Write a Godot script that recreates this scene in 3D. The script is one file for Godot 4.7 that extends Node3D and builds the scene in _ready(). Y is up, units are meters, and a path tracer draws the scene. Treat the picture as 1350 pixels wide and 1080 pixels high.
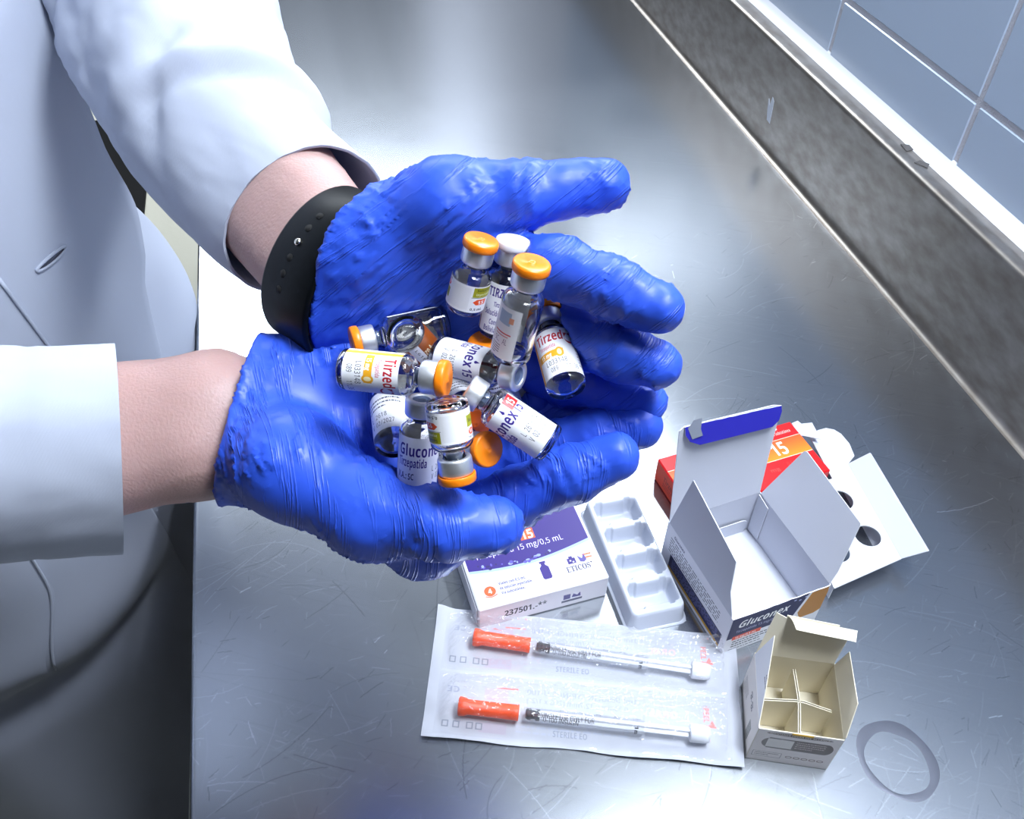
extends Node3D

# ---------------------------------------------------------------- helpers
var M := {}
var rng := RandomNumberGenerator.new()
var taken := {}

func numbered(called: String) -> String:
	if not taken.has(called):
		taken[called] = 0
		return called
	taken[called] += 1
	return "%s_%03d" % [called, taken[called]]

func tag(o: Node, label := "", category := "", group := "", kind := "") -> Node:
	if label: o.set_meta("label", label)
	if category: o.set_meta("category", category)
	if group: o.set_meta("group", group)
	if kind: o.set_meta("kind", kind)
	return o

func thing(called: String, label: String, category: String, xf := Transform3D(), group := "") -> Node3D:
	var o := Node3D.new()
	o.name = numbered(called)
	add_child(o, true)
	o.transform = xf
	tag(o, label, category, group)
	return o

func put(called: String, mesh: Mesh, mat: Material, parent: Node = self, xf := Transform3D()) -> MeshInstance3D:
	var o := MeshInstance3D.new()
	o.name = numbered(called) if parent == self else called
	o.mesh = mesh
	if mat: o.material_override = mat
	o.transform = xf
	parent.add_child(o, true)
	return o

func mat(c: Color, rough := 0.6, metal := 0.0, spec := 0.5) -> StandardMaterial3D:
	var m := StandardMaterial3D.new()
	m.albedo_color = c
	m.roughness = rough
	m.metallic = metal
	m.metallic_specular = spec
	return m

func noise_tex(seed_: int, freq: float, size := 512, octaves := 4, type := FastNoiseLite.TYPE_SIMPLEX_SMOOTH, ramp: Gradient = null) -> NoiseTexture2D:
	var n := FastNoiseLite.new()
	n.seed = seed_
	n.noise_type = type
	n.frequency = freq
	n.fractal_octaves = octaves
	var t := NoiseTexture2D.new()
	t.width = size
	t.height = size
	t.seamless = true
	t.noise = n
	if ramp: t.color_ramp = ramp
	return t

func ramp2(a: Color, b: Color) -> Gradient:
	var g := Gradient.new()
	g.set_color(0, a)
	g.set_color(1, b)
	return g

func relief(m: StandardMaterial3D, tex: Texture2D, cm: float, scale: Vector3, world := false) -> void:
	m.heightmap_enabled = true
	m.heightmap_texture = tex
	m.heightmap_scale = cm
	m.uv1_triplanar = true
	m.uv1_world_triplanar = world
	m.uv1_scale = scale

# a surface of rows of points; fronts face so that (along row) x (to next row) points inwards unless flipped
func skin(rows: Array, close_u := false, flip := false, smooth := true) -> ArrayMesh:
	var st := SurfaceTool.new()
	st.begin(Mesh.PRIMITIVE_TRIANGLES)
	st.set_smooth_group(0 if smooth else -1)
	var nv := rows.size()
	var nu: int = rows[0].size()
	var m := nu + (1 if close_u else 0)
	for j in nv:
		var row: PackedVector3Array = rows[j]
		for i in m:
			st.set_uv(Vector2(float(i) / (m - 1), float(j) / (nv - 1)))
			st.add_vertex(row[i % nu])
	for j in nv - 1:
		for i in m - 1:
			var a := j * m + i
			var b := a + 1
			var c := a + m
			var d := c + 1
			if flip:
				for k in [a, c, b, b, c, d]: st.add_index(k)
			else:
				for k in [a, b, c, b, d, c]: st.add_index(k)
	st.generate_normals()
	return st.commit()

# turned shape round y: profile of (radius, height) from the bottom of the outside up
func lathe(prof: Array, seg := 40) -> ArrayMesh:
	var rows := []
	for p in prof:
		var row := PackedVector3Array()
		for i in seg:
			var a := TAU * i / seg
			row.append(Vector3(cos(a) * maxf(p.x, 1e-5), p.y, sin(a) * maxf(p.x, 1e-5)))
		rows.append(row)
	return skin(rows, true, false)

# box with chamfered edges; one surface per face group: 0 +x 1 -x 2 +y 3 -y 4 +z 5 -z 6 edges
func box(size: Vector3, bevel: float, mats: Array = []) -> ArrayMesh:
	var mesh := ArrayMesh.new()
	var h := size / 2
	var b := bevel
	var axes := [Vector3.RIGHT, Vector3.LEFT, Vector3.UP, Vector3.DOWN, Vector3.BACK, Vector3.FORWARD]
	var ups := [Vector3.UP, Vector3.UP, Vector3.FORWARD, Vector3.BACK, Vector3.UP, Vector3.UP]
	var edge := SurfaceTool.new()
	edge.begin(Mesh.PRIMITIVE_TRIANGLES)
	edge.set_smooth_group(-1)
	var whole := SurfaceTool.new()
	whole.begin(Mesh.PRIMITIVE_TRIANGLES)
	whole.set_smooth_group(-1)
	for f in 6:
		var n: Vector3 = axes[f]
		var v: Vector3 = ups[f]
		var u := v.cross(n)
		var hn := absf(n.dot(h))
		var hu := absf(u.dot(h)) - b
		var hv := absf(v.dot(h)) - b
		var st := whole
		if mats:
			st = SurfaceTool.new()
			st.begin(Mesh.PRIMITIVE_TRIANGLES)
			st.set_smooth_group(-1)
		var q := [n * hn - u * hu - v * hv, n * hn + u * hu - v * hv, n * hn + u * hu + v * hv, n * hn - u * hu + v * hv]
		var uv := [Vector2(0, 1), Vector2(1, 1), Vector2(1, 0), Vector2(0, 0)]
		for k in [0, 2, 1, 0, 3, 2]:
			st.set_uv(uv[k])
			st.add_vertex(q[k])
		if mats:
			st.generate_normals()
			st.commit(mesh)
			mesh.surface_set_material(mesh.get_surface_count() - 1, mats[f])
	var sg := [-1.0, 1.0]
	var e := edge if mats else whole
	for ax in 3:
		var a1 := (ax + 1) % 3
		var a2 := (ax + 2) % 3
		for s1 in sg:
			for s2 in sg:
				var p := []
				for s0 in sg:
					var c1 := Vector3.ZERO
					c1[ax] = s0 * (h[ax] - b); c1[a1] = s1 * h[a1]; c1[a2] = s2 * (h[a2] - b)
					var c2 := Vector3.ZERO
					c2[ax] = s0 * (h[ax] - b); c2[a1] = s1 * (h[a1] - b); c2[a2] = s2 * h[a2]
					p.append(c1)
					p.append(c2)
				quad_out(e, p[0], p[1], p[3], p[2])
	for sx in sg:
		for sy in sg:
			for sz in sg:
				tri_out(e, Vector3(sx * h.x, sy * (h.y - b), sz * (h.z - b)), Vector3(sx * (h.x - b), sy * h.y, sz * (h.z - b)), Vector3(sx * (h.x - b), sy * (h.y - b), sz * h.z))
	e.generate_normals()
	e.commit(mesh)
	if mats: mesh.surface_set_material(mesh.get_surface_count() - 1, mats[6])
	return mesh

func tri_out(st: SurfaceTool, a: Vector3, b: Vector3, c: Vector3, from := Vector3.ZERO) -> void:
	var n := (b - a).cross(c - a)
	if n.dot((a + b + c) / 3 - from) > 0:
		var t := b
		b = c
		c = t
	for p in [a, b, c]:
		st.set_uv(Vector2.ZERO)
		st.add_vertex(p)

func quad_out(st: SurfaceTool, a: Vector3, b: Vector3, c: Vector3, d: Vector3, from := Vector3.ZERO) -> void:
	tri_out(st, a, b, c, from)
	tri_out(st, a, c, d, from)

# a sheet of card: outline in (ux, uy), front towards ux x uy with material 0, back with 1, cut edges with 2
func sheet(at: Vector3, ux: Vector3, uy: Vector3, outline: PackedVector2Array, thick: float, mats: Array) -> ArrayMesh:
	var n := ux.cross(uy).normalized()
	var tris := Geometry2D.triangulate_polygon(outline)
	var lo := outline[0]
	var hi := outline[0]
	for p in outline:
		lo = lo.min(p)
		hi = hi.max(p)
	var mesh := ArrayMesh.new()
	for side in 2:
		var st := SurfaceTool.new()
		st.begin(Mesh.PRIMITIVE_TRIANGLES)
		st.set_smooth_group(-1)
		for t in range(0, tris.size(), 3):
			var ids := [tris[t], tris[t + 1], tris[t + 2]]
			var a := outline[ids[0]]
			var ccw := (outline[ids[1]] - a).cross(outline[ids[2]] - a) > 0
			if ccw == (side == 0): ids = [ids[0], ids[2], ids[1]]
			for k in ids:
				var p := outline[k]
				st.set_uv(Vector2((p.x - lo.x) / (hi.x - lo.x), 1 - (p.y - lo.y) / (hi.y - lo.y)))
				st.add_vertex(at + ux * p.x + uy * p.y + n * thick * (0.5 - side))
		st.generate_normals()
		st.commit(mesh)
		mesh.surface_set_material(mesh.get_surface_count() - 1, mats[side])
	var st2 := SurfaceTool.new()
	st2.begin(Mesh.PRIMITIVE_TRIANGLES)
	st2.set_smooth_group(-1)
	var area := 0.0
	for k in outline.size(): area += outline[k].cross(outline[(k + 1) % outline.size()])
	for k in outline.size():
		var p := outline[k]
		var q := outline[(k + 1) % outline.size()]
		if area < 0:
			var t := p
			p = q
			q = t
		var a := at + ux * p.x + uy * p.y
		var b := at + ux * q.x + uy * q.y
		var o := n * thick * 0.5
		for v in [a - o, b + o, b - o, a - o, a + o, b + o]:
			st2.add_vertex(v)
	st2.generate_normals()
	st2.commit(mesh)
	mesh.surface_set_material(mesh.get_surface_count() - 1, mats[2])
	return mesh

func rect(x0: float, y0: float, x1: float, y1: float) -> PackedVector2Array:
	return PackedVector2Array([Vector2(x0, y0), Vector2(x1, y0), Vector2(x1, y1), Vector2(x0, y1)])

# a tube along a path with elliptical rings; squash(u, a) gives extra radius
func tube(path: Array, seg: int, radius: Callable, up: Vector3, close_ends := true) -> ArrayMesh:
	var rows := []
	var n := path.size()
	for j in n:
		var p: Vector3 = path[j]
		var t: Vector3 = (path[mini(j + 1, n - 1)] - path[maxi(j - 1, 0)]).normalized()
		var x := up.cross(t).normalized()
		var y := t.cross(x)
		var row := PackedVector3Array()
		for i in seg:
			var a := TAU * i / seg
			row.append(p + (x * cos(a) + y * sin(a)) * float(radius.call(float(j) / (n - 1), a)))
		rows.append(row)
	if close_ends:
		for e in 2:
			var c: Vector3 = path[0] if e == 0 else path[n - 1]
			var row := PackedVector3Array()
			for i in seg: row.append(c + (rows[0 if e == 0 else rows.size() - 1][i] - c) * 1e-3)
			if e == 0: rows.push_front(row)
			else: rows.append(row)
	return skin(rows, true, true)

func smooth_path(pts: Array, n: int) -> Array:
	var c := Curve3D.new()
	for i in pts.size():
		var tan: Vector3 = (pts[mini(i + 1, pts.size() - 1)] - pts[maxi(i - 1, 0)]) * 0.17
		c.add_point(pts[i], -tan, tan)
	var out := []
	for i in n: out.append(c.sample_baked(c.get_baked_length() * i / (n - 1), true))
	return out

# ---------------------------------------------------------------- print: pictures of labels, painted with rectangles, polygons and lettering
class Pad:
	var im: Image
	var s := 2.0
	var w: int
	var h: int
	static var cache := {}

	func _init(width: int, height: int, c: Color) -> void:
		w = width
		h = height
		im = Image.create_empty(int(w * s), int(h * s), false, Image.FORMAT_RGB8)
		im.fill(c)

	func rect(x: float, y: float, ww: float, hh: float, c: Color) -> void:
		im.fill_rect(Rect2i(roundi(x * s), roundi(y * s), maxi(1, roundi(ww * s)), maxi(1, roundi(hh * s))), c)

	func tri(a: Vector2, b: Vector2, c: Vector2, col: Color) -> void:
		var y0 := maxi(0, floori(minf(a.y, minf(b.y, c.y))))
		var y1 := mini(im.get_height() - 1, ceili(maxf(a.y, maxf(b.y, c.y))))
		for y in range(y0, y1 + 1):
			var yy := y + 0.5
			var lo := 1e9
			var hi := -1e9
			for e in [[a, b], [b, c], [c, a]]:
				var p: Vector2 = e[0]
				var q: Vector2 = e[1]
				if (p.y <= yy) != (q.y <= yy):
					var x := p.x + (yy - p.y) / (q.y - p.y) * (q.x - p.x)
					lo = minf(lo, x)
					hi = maxf(hi, x)
			if hi > lo:
				var x0 := roundi(lo)
				var x1 := roundi(hi)
				if x1 > x0: im.fill_rect(Rect2i(x0, y, x1 - x0, 1), col)

	func poly(pts: Array, c: Color) -> void:
		var pk := PackedVector2Array()
		for p in pts: pk.append(p * s)
		var t := Geometry2D.triangulate_polygon(pk)
		for k in range(0, t.size(), 3): tri(pk[t[k]], pk[t[k + 1]], pk[t[k + 2]], c)

	func disc(x: float, y: float, rx: float, ry: float, c: Color) -> void:
		var pts := []
		for k in 28: pts.append(Vector2(x + cos(TAU * k / 28) * rx, y + sin(TAU * k / 28) * ry))
		poly(pts, c)

	# lettering: left edge x, baseline y, height of capitals about 0.72 size; squeezed to width if given; turned by rot; mirrored if told
	func text(what: String, x: float, y: float, size: float, c: Color, bold := false, width := 0.0, rot := 0.0, face := "Droid Sans", mirror := false, slant := 0.0) -> void:
		var key := what + face + str(bold)
		if not cache.has(key):
			var f := SystemFont.new()
			f.font_names = PackedStringArray([face])
			f.font_weight = 700 if bold else 400
			var m := TextMesh.new()
			m.font = f
			m.font_size = 64
			m.pixel_size = 1.0 / 64
			m.depth = 0.0
			m.curve_step = 3.0
			m.text = what
			m.horizontal_alignment = HORIZONTAL_ALIGNMENT_LEFT
			m.vertical_alignment = VERTICAL_ALIGNMENT_BOTTOM
			var arr := m.get_mesh_arrays()
			var v: PackedVector3Array = arr[Mesh.ARRAY_VERTEX]
			var ix: PackedInt32Array = arr[Mesh.ARRAY_INDEX] if arr[Mesh.ARRAY_INDEX] != null else PackedInt32Array(range(v.size()))
			var lo := 1e9
			var hi := -1e9
			for p in v:
				lo = minf(lo, p.x)
				hi = maxf(hi, p.x)
			cache[key] = [v, ix, lo, hi, f.get_descent(64) / 64.0]
		var d: Array = cache[key]
		var vs: PackedVector3Array = d[0]
		var ids: PackedInt32Array = d[1]
		var kx := size
		if width > 0.0: kx = width / (d[3] - d[2])
		var out := PackedVector2Array()
		var xf := Transform2D(rot, Vector2(x, y))
		for p in vs:
			var px: float = (p.x - d[2]) * kx
			if mirror: px = (d[3] - d[2]) * kx - px
			var py: float = -(p.y - d[4]) * size
			out.append(xf * Vector2(px - py * slant, py) * s)
		for k in range(0, ids.size(), 3): tri(out[ids[k]], out[ids[k + 1]], out[ids[k + 2]], c)

	func lines(x: float, y: float, ww: float, hh: float, n: int, c: Color, r: RandomNumberGenerator) -> void:
		# rows of print too small to read
		for k in n:
			var px := x
			var end := x + ww * (1.0 if k < n - 1 else 0.6)
			while px < end:
				var l := r.randf_range(0.02, 0.09) * ww
				rect(px, y + k * hh, minf(l, end - px), hh * 0.38, c)
				px += l + ww * 0.018

	func done() -> ImageTexture:
		im.resize(w, h, Image.INTERPOLATE_BILINEAR)
		return ImageTexture.create_from_image(im)

func printed(p: Pad, rough := 0.4) -> StandardMaterial3D:
	var m := mat(Color.WHITE, rough)
	m.albedo_texture = p.done()
	m.texture_repeat = false
	return m

# ---------------------------------------------------------------- soft bodies: tapered bones joined into one surface (surface nets)
class Flesh:
	var a := PackedVector3Array()
	var ba := PackedVector3Array()
	var il := PackedFloat32Array()
	var ra := PackedFloat32Array()
	var dr := PackedFloat32Array()
	var grp := PackedInt32Array()
	var cut: Array = []        # [point, normal]: kept where (p - point) . normal > 0
	var dents: Array = []      # [from, to, radius] pressed in by what is held
	var ks := [0.016, 0.004]   # blend within the palm, within a finger
	var kf := 0.010            # finger to palm
	var ku := 0.0015           # finger to finger
	var bore: Array = []       # [from, to, radius] hollow

	func bone(p: Vector3, q: Vector3, r0: float, r1: float, g := 0) -> void:
		a.append(p)
		ba.append(q - p)
		il.append(1.0 / maxf((q - p).length_squared(), 1e-9))
		ra.append(r0)
		dr.append(r1 - r0)
		grp.append(g)

	func seg(p: Vector3, i: int) -> float:
		var pa := p - a[i]
		var t := clampf(pa.dot(ba[i]) * il[i], 0.0, 1.0)
		return (pa - ba[i] * t).length() - (ra[i] + t * dr[i])

	static func mixed(x: float, y: float, k: float) -> float:
		var h := maxf(k - absf(x - y), 0.0) / k
		return minf(x, y) - h * h * k * 0.25

	func field(p: Vector3, live: PackedInt32Array) -> float:
		var palm := 1.0
		var out := 1.0
		var g := -1
		var f := 1.0
		for i in live:
			var d := seg(p, i)
			if grp[i] == 0:
				palm = mixed(palm, d, ks[0])
			else:
				if grp[i] != g:
					if g > 0: out = mixed(out, mixed(f, palm, kf), ku)
					g = grp[i]
					f = d
				else:
					f = mixed(f, d, ks[1])
		if g > 0: out = mixed(out, mixed(f, palm, kf), ku)
		return minf(out, palm) if g > 0 else palm

	func carve(d: float, p: Vector3) -> float:
		for c in cut:
			d = maxf(d, (c[0] - p).dot(c[1]))
		if d < 0.012:
			for e in dents:
				var pa: Vector3 = p - e[0]
				var bb: Vector3 = e[1] - e[0]
				var t := clampf(pa.dot(bb) / bb.length_squared(), 0.0, 1.0)
				var v: float = e[2] - (pa - bb * t).length()
				if v > -0.004: d = -mixed(-d, -v, 0.003)
			for e in bore:
				var pa: Vector3 = p - e[0]
				var bb: Vector3 = e[1] - e[0]
				var t := clampf(pa.dot(bb) / bb.length_squared(), 0.0, 1.0)
				d = maxf(d, e[2] - (pa - bb * t).length())
		return d

	# vertices, normals, indices
	func mesh(cell: float) -> Array:
		var lo := Vector3.ONE * 1e9
		var hi := -lo
		for i in a.size():
			var r := maxf(ra[i], ra[i] + dr[i]) + cell * 3
			for p in [a[i], a[i] + ba[i]]:
				lo = lo.min(p - Vector3.ONE * r)
				hi = hi.max(p + Vector3.ONE * r)
		const B := 5
		var nb := Vector3i(((hi - lo) / (cell * B)).ceil())
		var n := nb * B + Vector3i.ONE
		var nx := n.x
		var nxy := n.x * n.y
		var val := PackedFloat32Array()
		val.resize(n.x * n.y * n.z)
		val.fill(1.0)
		var done := PackedByteArray()
		done.resize(val.size())
		var blocks := []
		var all := PackedInt32Array(range(a.size()))
		var half := cell * B * 0.5
		var reach := half * 1.74
		for bz in nb.z:
			for by in nb.y:
				for bx in nb.x:
					var c := lo + Vector3(bx * B, by * B, bz * B) * cell + Vector3.ONE * half
					var ds := PackedFloat32Array()
					var best := 1e9
					for i in all:
						var d := seg(c, i)
						ds.append(d)
						best = minf(best, d)
					if best > reach + 0.014: continue
					var live := PackedInt32Array()
					for i in all:
						if ds[i] < best + 2 * reach + 0.012: live.append(i)
					var dc := field(c, live)
					if dc < -reach - 0.02 and dents.is_empty():
						for k in B + 1:
							for j in B + 1:
								for i in B + 1:
									var id0 := (bx * B + i) + (by * B + j) * nx + (bz * B + k) * nxy
									if not done[id0]: val[id0] = -1.0
						if cut.is_empty(): continue
					blocks.append(Vector3i(bx, by, bz))
					for k in B + 1:
						for j in B + 1:
							for i in B + 1:
								var id := (bx * B + i) + (by * B + j) * nx + (bz * B + k) * nxy
								if done[id]: continue
								done[id] = 1
								var p := lo + Vector3(bx * B + i, by * B + j, bz * B + k) * cell
								val[id] = carve(field(p, live), p)
		var vert := PackedVector3Array()
		var index := PackedInt32Array()
		var of := PackedInt32Array()
		of.resize(val.size())
		of.fill(-1)
		var corner := [0, 1, nx, nx + 1, nxy, nxy + 1, nxy + nx, nxy + nx + 1]
		var edges := [[0, 1], [2, 3], [4, 5], [6, 7], [0, 2], [1, 3], [4, 6], [5, 7], [0, 4], [1, 5], [2, 6], [3, 7]]
		var offs := []
		for k in 8: offs.append(Vector3(k & 1, (k >> 1) & 1, k >> 2))
		for b in blocks:
			for k in B:
				for j in B:
					for i in B:
						var x: int = b.x * B + i
						var y: int = b.y * B + j
						var z: int = b.z * B + k
						var id := x + y * nx + z * nxy
						var mask := 0
						for c in 8:
							if val[id + corner[c]] < 0.0: mask |= 1 << c
						if mask == 0 or mask == 255: continue
						var s := Vector3.ZERO
						var cnt := 0
						for e in edges:
							var e0: int = e[0]
							var e1: int = e[1]
							if ((mask >> e0) & 1) == ((mask >> e1) & 1): continue
							var v0 := val[id + corner[e0]]
							var v1 := val[id + corner[e1]]
							s += offs[e0].lerp(offs[e1], v0 / (v0 - v1))
							cnt += 1
						of[id] = vert.size()
						vert.append(lo + (Vector3(x, y, z) + s / cnt) * cell)
		for b in blocks:
			for k in B:
				for j in B:
					for i in B:
						var x: int = b.x * B + i
						var y: int = b.y * B + j
						var z: int = b.z * B + k
						var id := x + y * nx + z * nxy
						if of[id] < 0: continue
						var v0 := val[id]
						for ax in 3:
							var st: int = [1, nx, nxy][ax]
							var v1 := val[id + st]
							if (v0 < 0.0) == (v1 < 0.0): continue
							var s1: int = [nx, nxy, 1][ax]
							var s2: int = [nxy, 1, nx][ax]
							var q0 := of[id]
							var q1 := of[id - s1]
							var q2 := of[id - s1 - s2]
							var q3 := of[id - s2]
							if q1 < 0 or q2 < 0 or q3 < 0: continue
							if v0 < 0.0: index.append_array(PackedInt32Array([q0, q2, q1, q0, q3, q2]))
							else: index.append_array(PackedInt32Array([q0, q1, q2, q0, q2, q3]))
		return [vert, index]

	func nearest(p: Vector3) -> int:
		var best := 0
		var d0 := 1e9
		for i in a.size():
			var d := seg(p, i)
			if d < d0:
				d0 = d
				best = i
		return best

static func normals_of(v: PackedVector3Array, ix: PackedInt32Array) -> PackedVector3Array:
	var n := PackedVector3Array()
	n.resize(v.size())
	for k in range(0, ix.size(), 3):
		var a := ix[k]
		var b := ix[k + 1]
		var c := ix[k + 2]
		var f := (v[c] - v[a]).cross(v[b] - v[a])
		n[a] += f
		n[b] += f
		n[c] += f
	for k in n.size(): n[k] = n[k].normalized()
	return n

static func as_mesh(v: PackedVector3Array, ix: PackedInt32Array, uv := PackedVector2Array()) -> ArrayMesh:
	var arr := []
	arr.resize(Mesh.ARRAY_MAX)
	arr[Mesh.ARRAY_VERTEX] = v
	arr[Mesh.ARRAY_NORMAL] = normals_of(v, ix)
	arr[Mesh.ARRAY_INDEX] = ix
	if uv.size(): arr[Mesh.ARRAY_TEX_UV] = uv
	var m := ArrayMesh.new()
	m.add_surface_from_arrays(Mesh.PRIMITIVE_TRIANGLES, arr)
	return m

# ---------------------------------------------------------------- the place
func _ready() -> void:
	rng.seed = 7
	stage()
	materials()
	room()
	table()
	cartons()
	tray()
	syringes()
	vials()
	person()
	small_things()

func stage() -> void:
	var cam := Camera3D.new()
	cam.name = "camera"
	cam.transform = Transform3D(Basis(Vector3(0.9725, 0.021, 0.232), Vector3(0.1495, 0.7075, -0.6907), Vector3(-0.1786, 0.7064, 0.6849)).orthonormalized(), Vector3(0, 0.52, 0))
	cam.fov = rad_to_deg(2.0 * atan(540.0 / 1178.08))
	cam.near = 0.01
	cam.far = 50.0
	add_child(cam)
	var env := Environment.new()
	env.background_mode = Environment.BG_COLOR
	env.background_color = Color(0.02, 0.02, 0.025)
	env.tonemap_mode = Environment.TONE_MAPPER_LINEAR
	env.tonemap_exposure = EXPOSURE
	env.sdfgi_enabled = true
	env.ssao_enabled = true
	env.ssil_enabled = true
	var we := WorldEnvironment.new()
	we.name = "environment"
	we.environment = env
	add_child(we)
	lamp(Vector3(0.40, 1.30, -0.12), Vector2(0.22, 0.55), LAMP_A, "light panel hanging on rods right above the steel table", "hanging_lamp")
	lamp(Vector3(-0.1, 1.72, -2.9), Vector2(1.2, 0.4), LAMP_B, "flush ceiling light panel over the far end of the steel table")
	lamp(Vector3(0.515, 0.84, -0.98), Vector2(0.14, 0.38), LAMP_C, "strip light on the tiled wall above the steel table", "wall_lamp", Basis(Vector3.BACK, -PI / 2))

const LAMP_C := 1.0
const EXPOSURE := 1.32
const LAMP_A := 1.9
const LAMP_B := 4.5

func lamp(at: Vector3, size: Vector2, energy: float, label: String, called := "ceiling_lamp", turn := Basis()) -> void:
	var t := thing(called, label, "lamp", Transform3D(turn, at))
	var frame := mat(Color(0.85, 0.85, 0.86), 0.4)
	put("frame", box(Vector3(size.x + 0.06, 0.05, size.y + 0.06), 0.006), frame, t, Transform3D(Basis(), Vector3(0, 0.012, 0)))
	var glow := mat(Color(0.9, 0.93, 1.0), 0.5)
	glow.emission_enabled = true
	glow.emission = Color(0.92, 0.96, 1.0)
	glow.emission_energy_multiplier = 1.5
	put("light_diffuser", box(Vector3(size.x, 0.006, size.y), 0.001), glow, t, Transform3D(Basis(), Vector3(0, -0.0165, 0)))
	if called == "hanging_lamp":
		for e in [-1.0, 1.0]: put("rod", lathe([Vector2(0, 0.03), Vector2(0.004, 0.03), Vector2(0.004, 0.435), Vector2(0, 0.435)], 12), frame, t, Transform3D(Basis(), Vector3(0, 0, e * size.y * 0.4)))
	var l := AreaLight3D.new()
	l.name = "lamp_light"
	l.area_size = size
	l.light_energy = energy
	l.light_color = Color(0.93, 0.965, 1.0)
	l.area_range = 20.0
	l.shadow_enabled = true
	l.transform = Transform3D(Basis(Vector3.RIGHT, -PI / 2), Vector3(0, -0.024, 0))
	t.add_child(l)

func materials() -> void:
	var grain := noise_tex(3, 0.06, 256, 3)
	M.white_paint = mat(Color(0.58, 0.60, 0.64), 0.7)
	M.grey_paint = mat(Color(0.22, 0.23, 0.26), 0.7)
	relief(M.grey_paint, grain, 0.02, Vector3(4, 4, 4), true)
	relief(M.white_paint, grain, 0.02, Vector3(4, 4, 4), true)
	M.tile = mat(Color(0.72, 0.78, 0.86), 0.22)
	M.grout = mat(Color(0.80, 0.80, 0.83), 0.9)
	relief(M.grout, noise_tex(5, 0.15, 256, 3), 0.06, Vector3(20, 20, 20), true)
	M.floor = mat(Color(0.90, 0.89, 0.82), 0.5)
	relief(M.floor, grain, 0.02, Vector3(3, 3, 3), true)
	M.caulk = mat(Color(0.93, 0.94, 0.97), 0.35)
	# card, paper
	M.card = mat(Color(0.80, 0.81, 0.85), 0.65)
	relief(M.card, noise_tex(8, 0.2, 256, 3), 0.004, Vector3(30, 30, 30))
	M.cream = mat(Color(0.89, 0.86, 0.78), 0.65)
	relief(M.cream, noise_tex(8, 0.2, 256, 3), 0.004, Vector3(30, 30, 30))
	M.card_cut = mat(Color(0.93, 0.93, 0.95), 0.8)
	# vials
	M.glass = mat(Color(1, 1, 1, 0.0), 0.0)
	M.glass.refraction_enabled = true
	M.glass.refraction_scale = 0.05
	M.aluminium = mat(Color(0.93, 0.94, 0.96), 0.42, 0.9)
	M.rubber = mat(Color(0.38, 0.44, 0.56), 0.45)
	M.orange = mat(Color(0.97, 0.52, 0.06), 0.32)
	M.burnt = mat(Color(0.86, 0.36, 0.07), 0.35)
	M.white_cap = mat(Color(0.92, 0.92, 0.95), 0.35)
	# gloves, skin, cloth
	M.glove = mat(Color(0.175, 0.33, 0.82), 0.46, 0.0, 0.5)
	M.glove.heightmap_enabled = true
	M.glove.heightmap_texture = creases()
	M.glove.heightmap_scale = 0.045
	M.skin = mat(Color(0.70, 0.57, 0.55), 0.5)
	M.skin.subsurf_scatter_enabled = true
	M.skin.subsurf_scatter_strength = 0.15
	relief(M.skin, noise_tex(31, 0.08, 512, 4), 0.02, Vector3(14, 14, 14))
	M.cloth = mat(Color(0.70, 0.725, 0.79), 0.85)
	relief(M.cloth, weave(), 0.006, Vector3(22, 22, 22))
	M.trousers = mat(Color(0.03, 0.03, 0.04), 0.9)
	M.strap = mat(Color(0.02, 0.03, 0.04), 0.42, 0.0, 0.3)
	M.black_plastic = mat(Color(0.02, 0.02, 0.025), 0.4)

# long fine wrinkles running along u
func creases() -> ImageTexture:
	var n := FastNoiseLite.new()
	n.seed = 50
	n.noise_type = FastNoiseLite.TYPE_SIMPLEX
	n.frequency = 1.0
	n.fractal_octaves = 2
	var im := Image.create_empty(512, 512, false, Image.FORMAT_L8)
	for y in 512:
		for x in 512:
			var u := TAU * x / 512.0
			var w := TAU * y / 512.0
			# periodic both ways: circles in noise space
			var bend := 0.25 * sin(u) + 0.12 * sin(2 * u + w)
			var v := n.get_noise_3d(cos(u) * 0.55 + 9.0 * cos(w + bend * 0.5), sin(u) * 0.55 + 9.0 * sin(w + bend * 0.5), 1.2 * sin(u + w))
			var line := maxf(0.0, 1.0 - absf(v) / 0.30)
			var c := clampf(line * line * smoothstep(-0.1, 0.45, n.get_noise_3d(cos(u) * 0.9 + 30, sin(u) * 0.9 + 2.2 * cos(w), 2.2 * sin(w))), 0.0, 1.0)
			im.set_pixel(x, y, Color(c, c, c))
	return ImageTexture.create_from_image(im)

func weave() -> ImageTexture:
	var im := Image.create_empty(256, 256, false, Image.FORMAT_L8)
	for y in 256:
		for x in 256:
			var k := ((x + y * 2) / 4) % 4
			var v := 0.45 + 0.25 * sin(TAU * (x + y) / 8.0) * (1.0 if k < 2 else 0.6) + rng.randf_range(-0.08, 0.08)
			im.set_pixel(x, y, Color(v, v, v))
	return ImageTexture.create_from_image(im)

# ---------------------------------------------------------------- room
func structure(called: String, size: Vector3, at: Vector3, m: Material) -> MeshInstance3D:
	var o := put(called, box(size, 0.002), m, self, Transform3D(Basis(), at))
	o.set_meta("kind", "structure")
	return o

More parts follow.
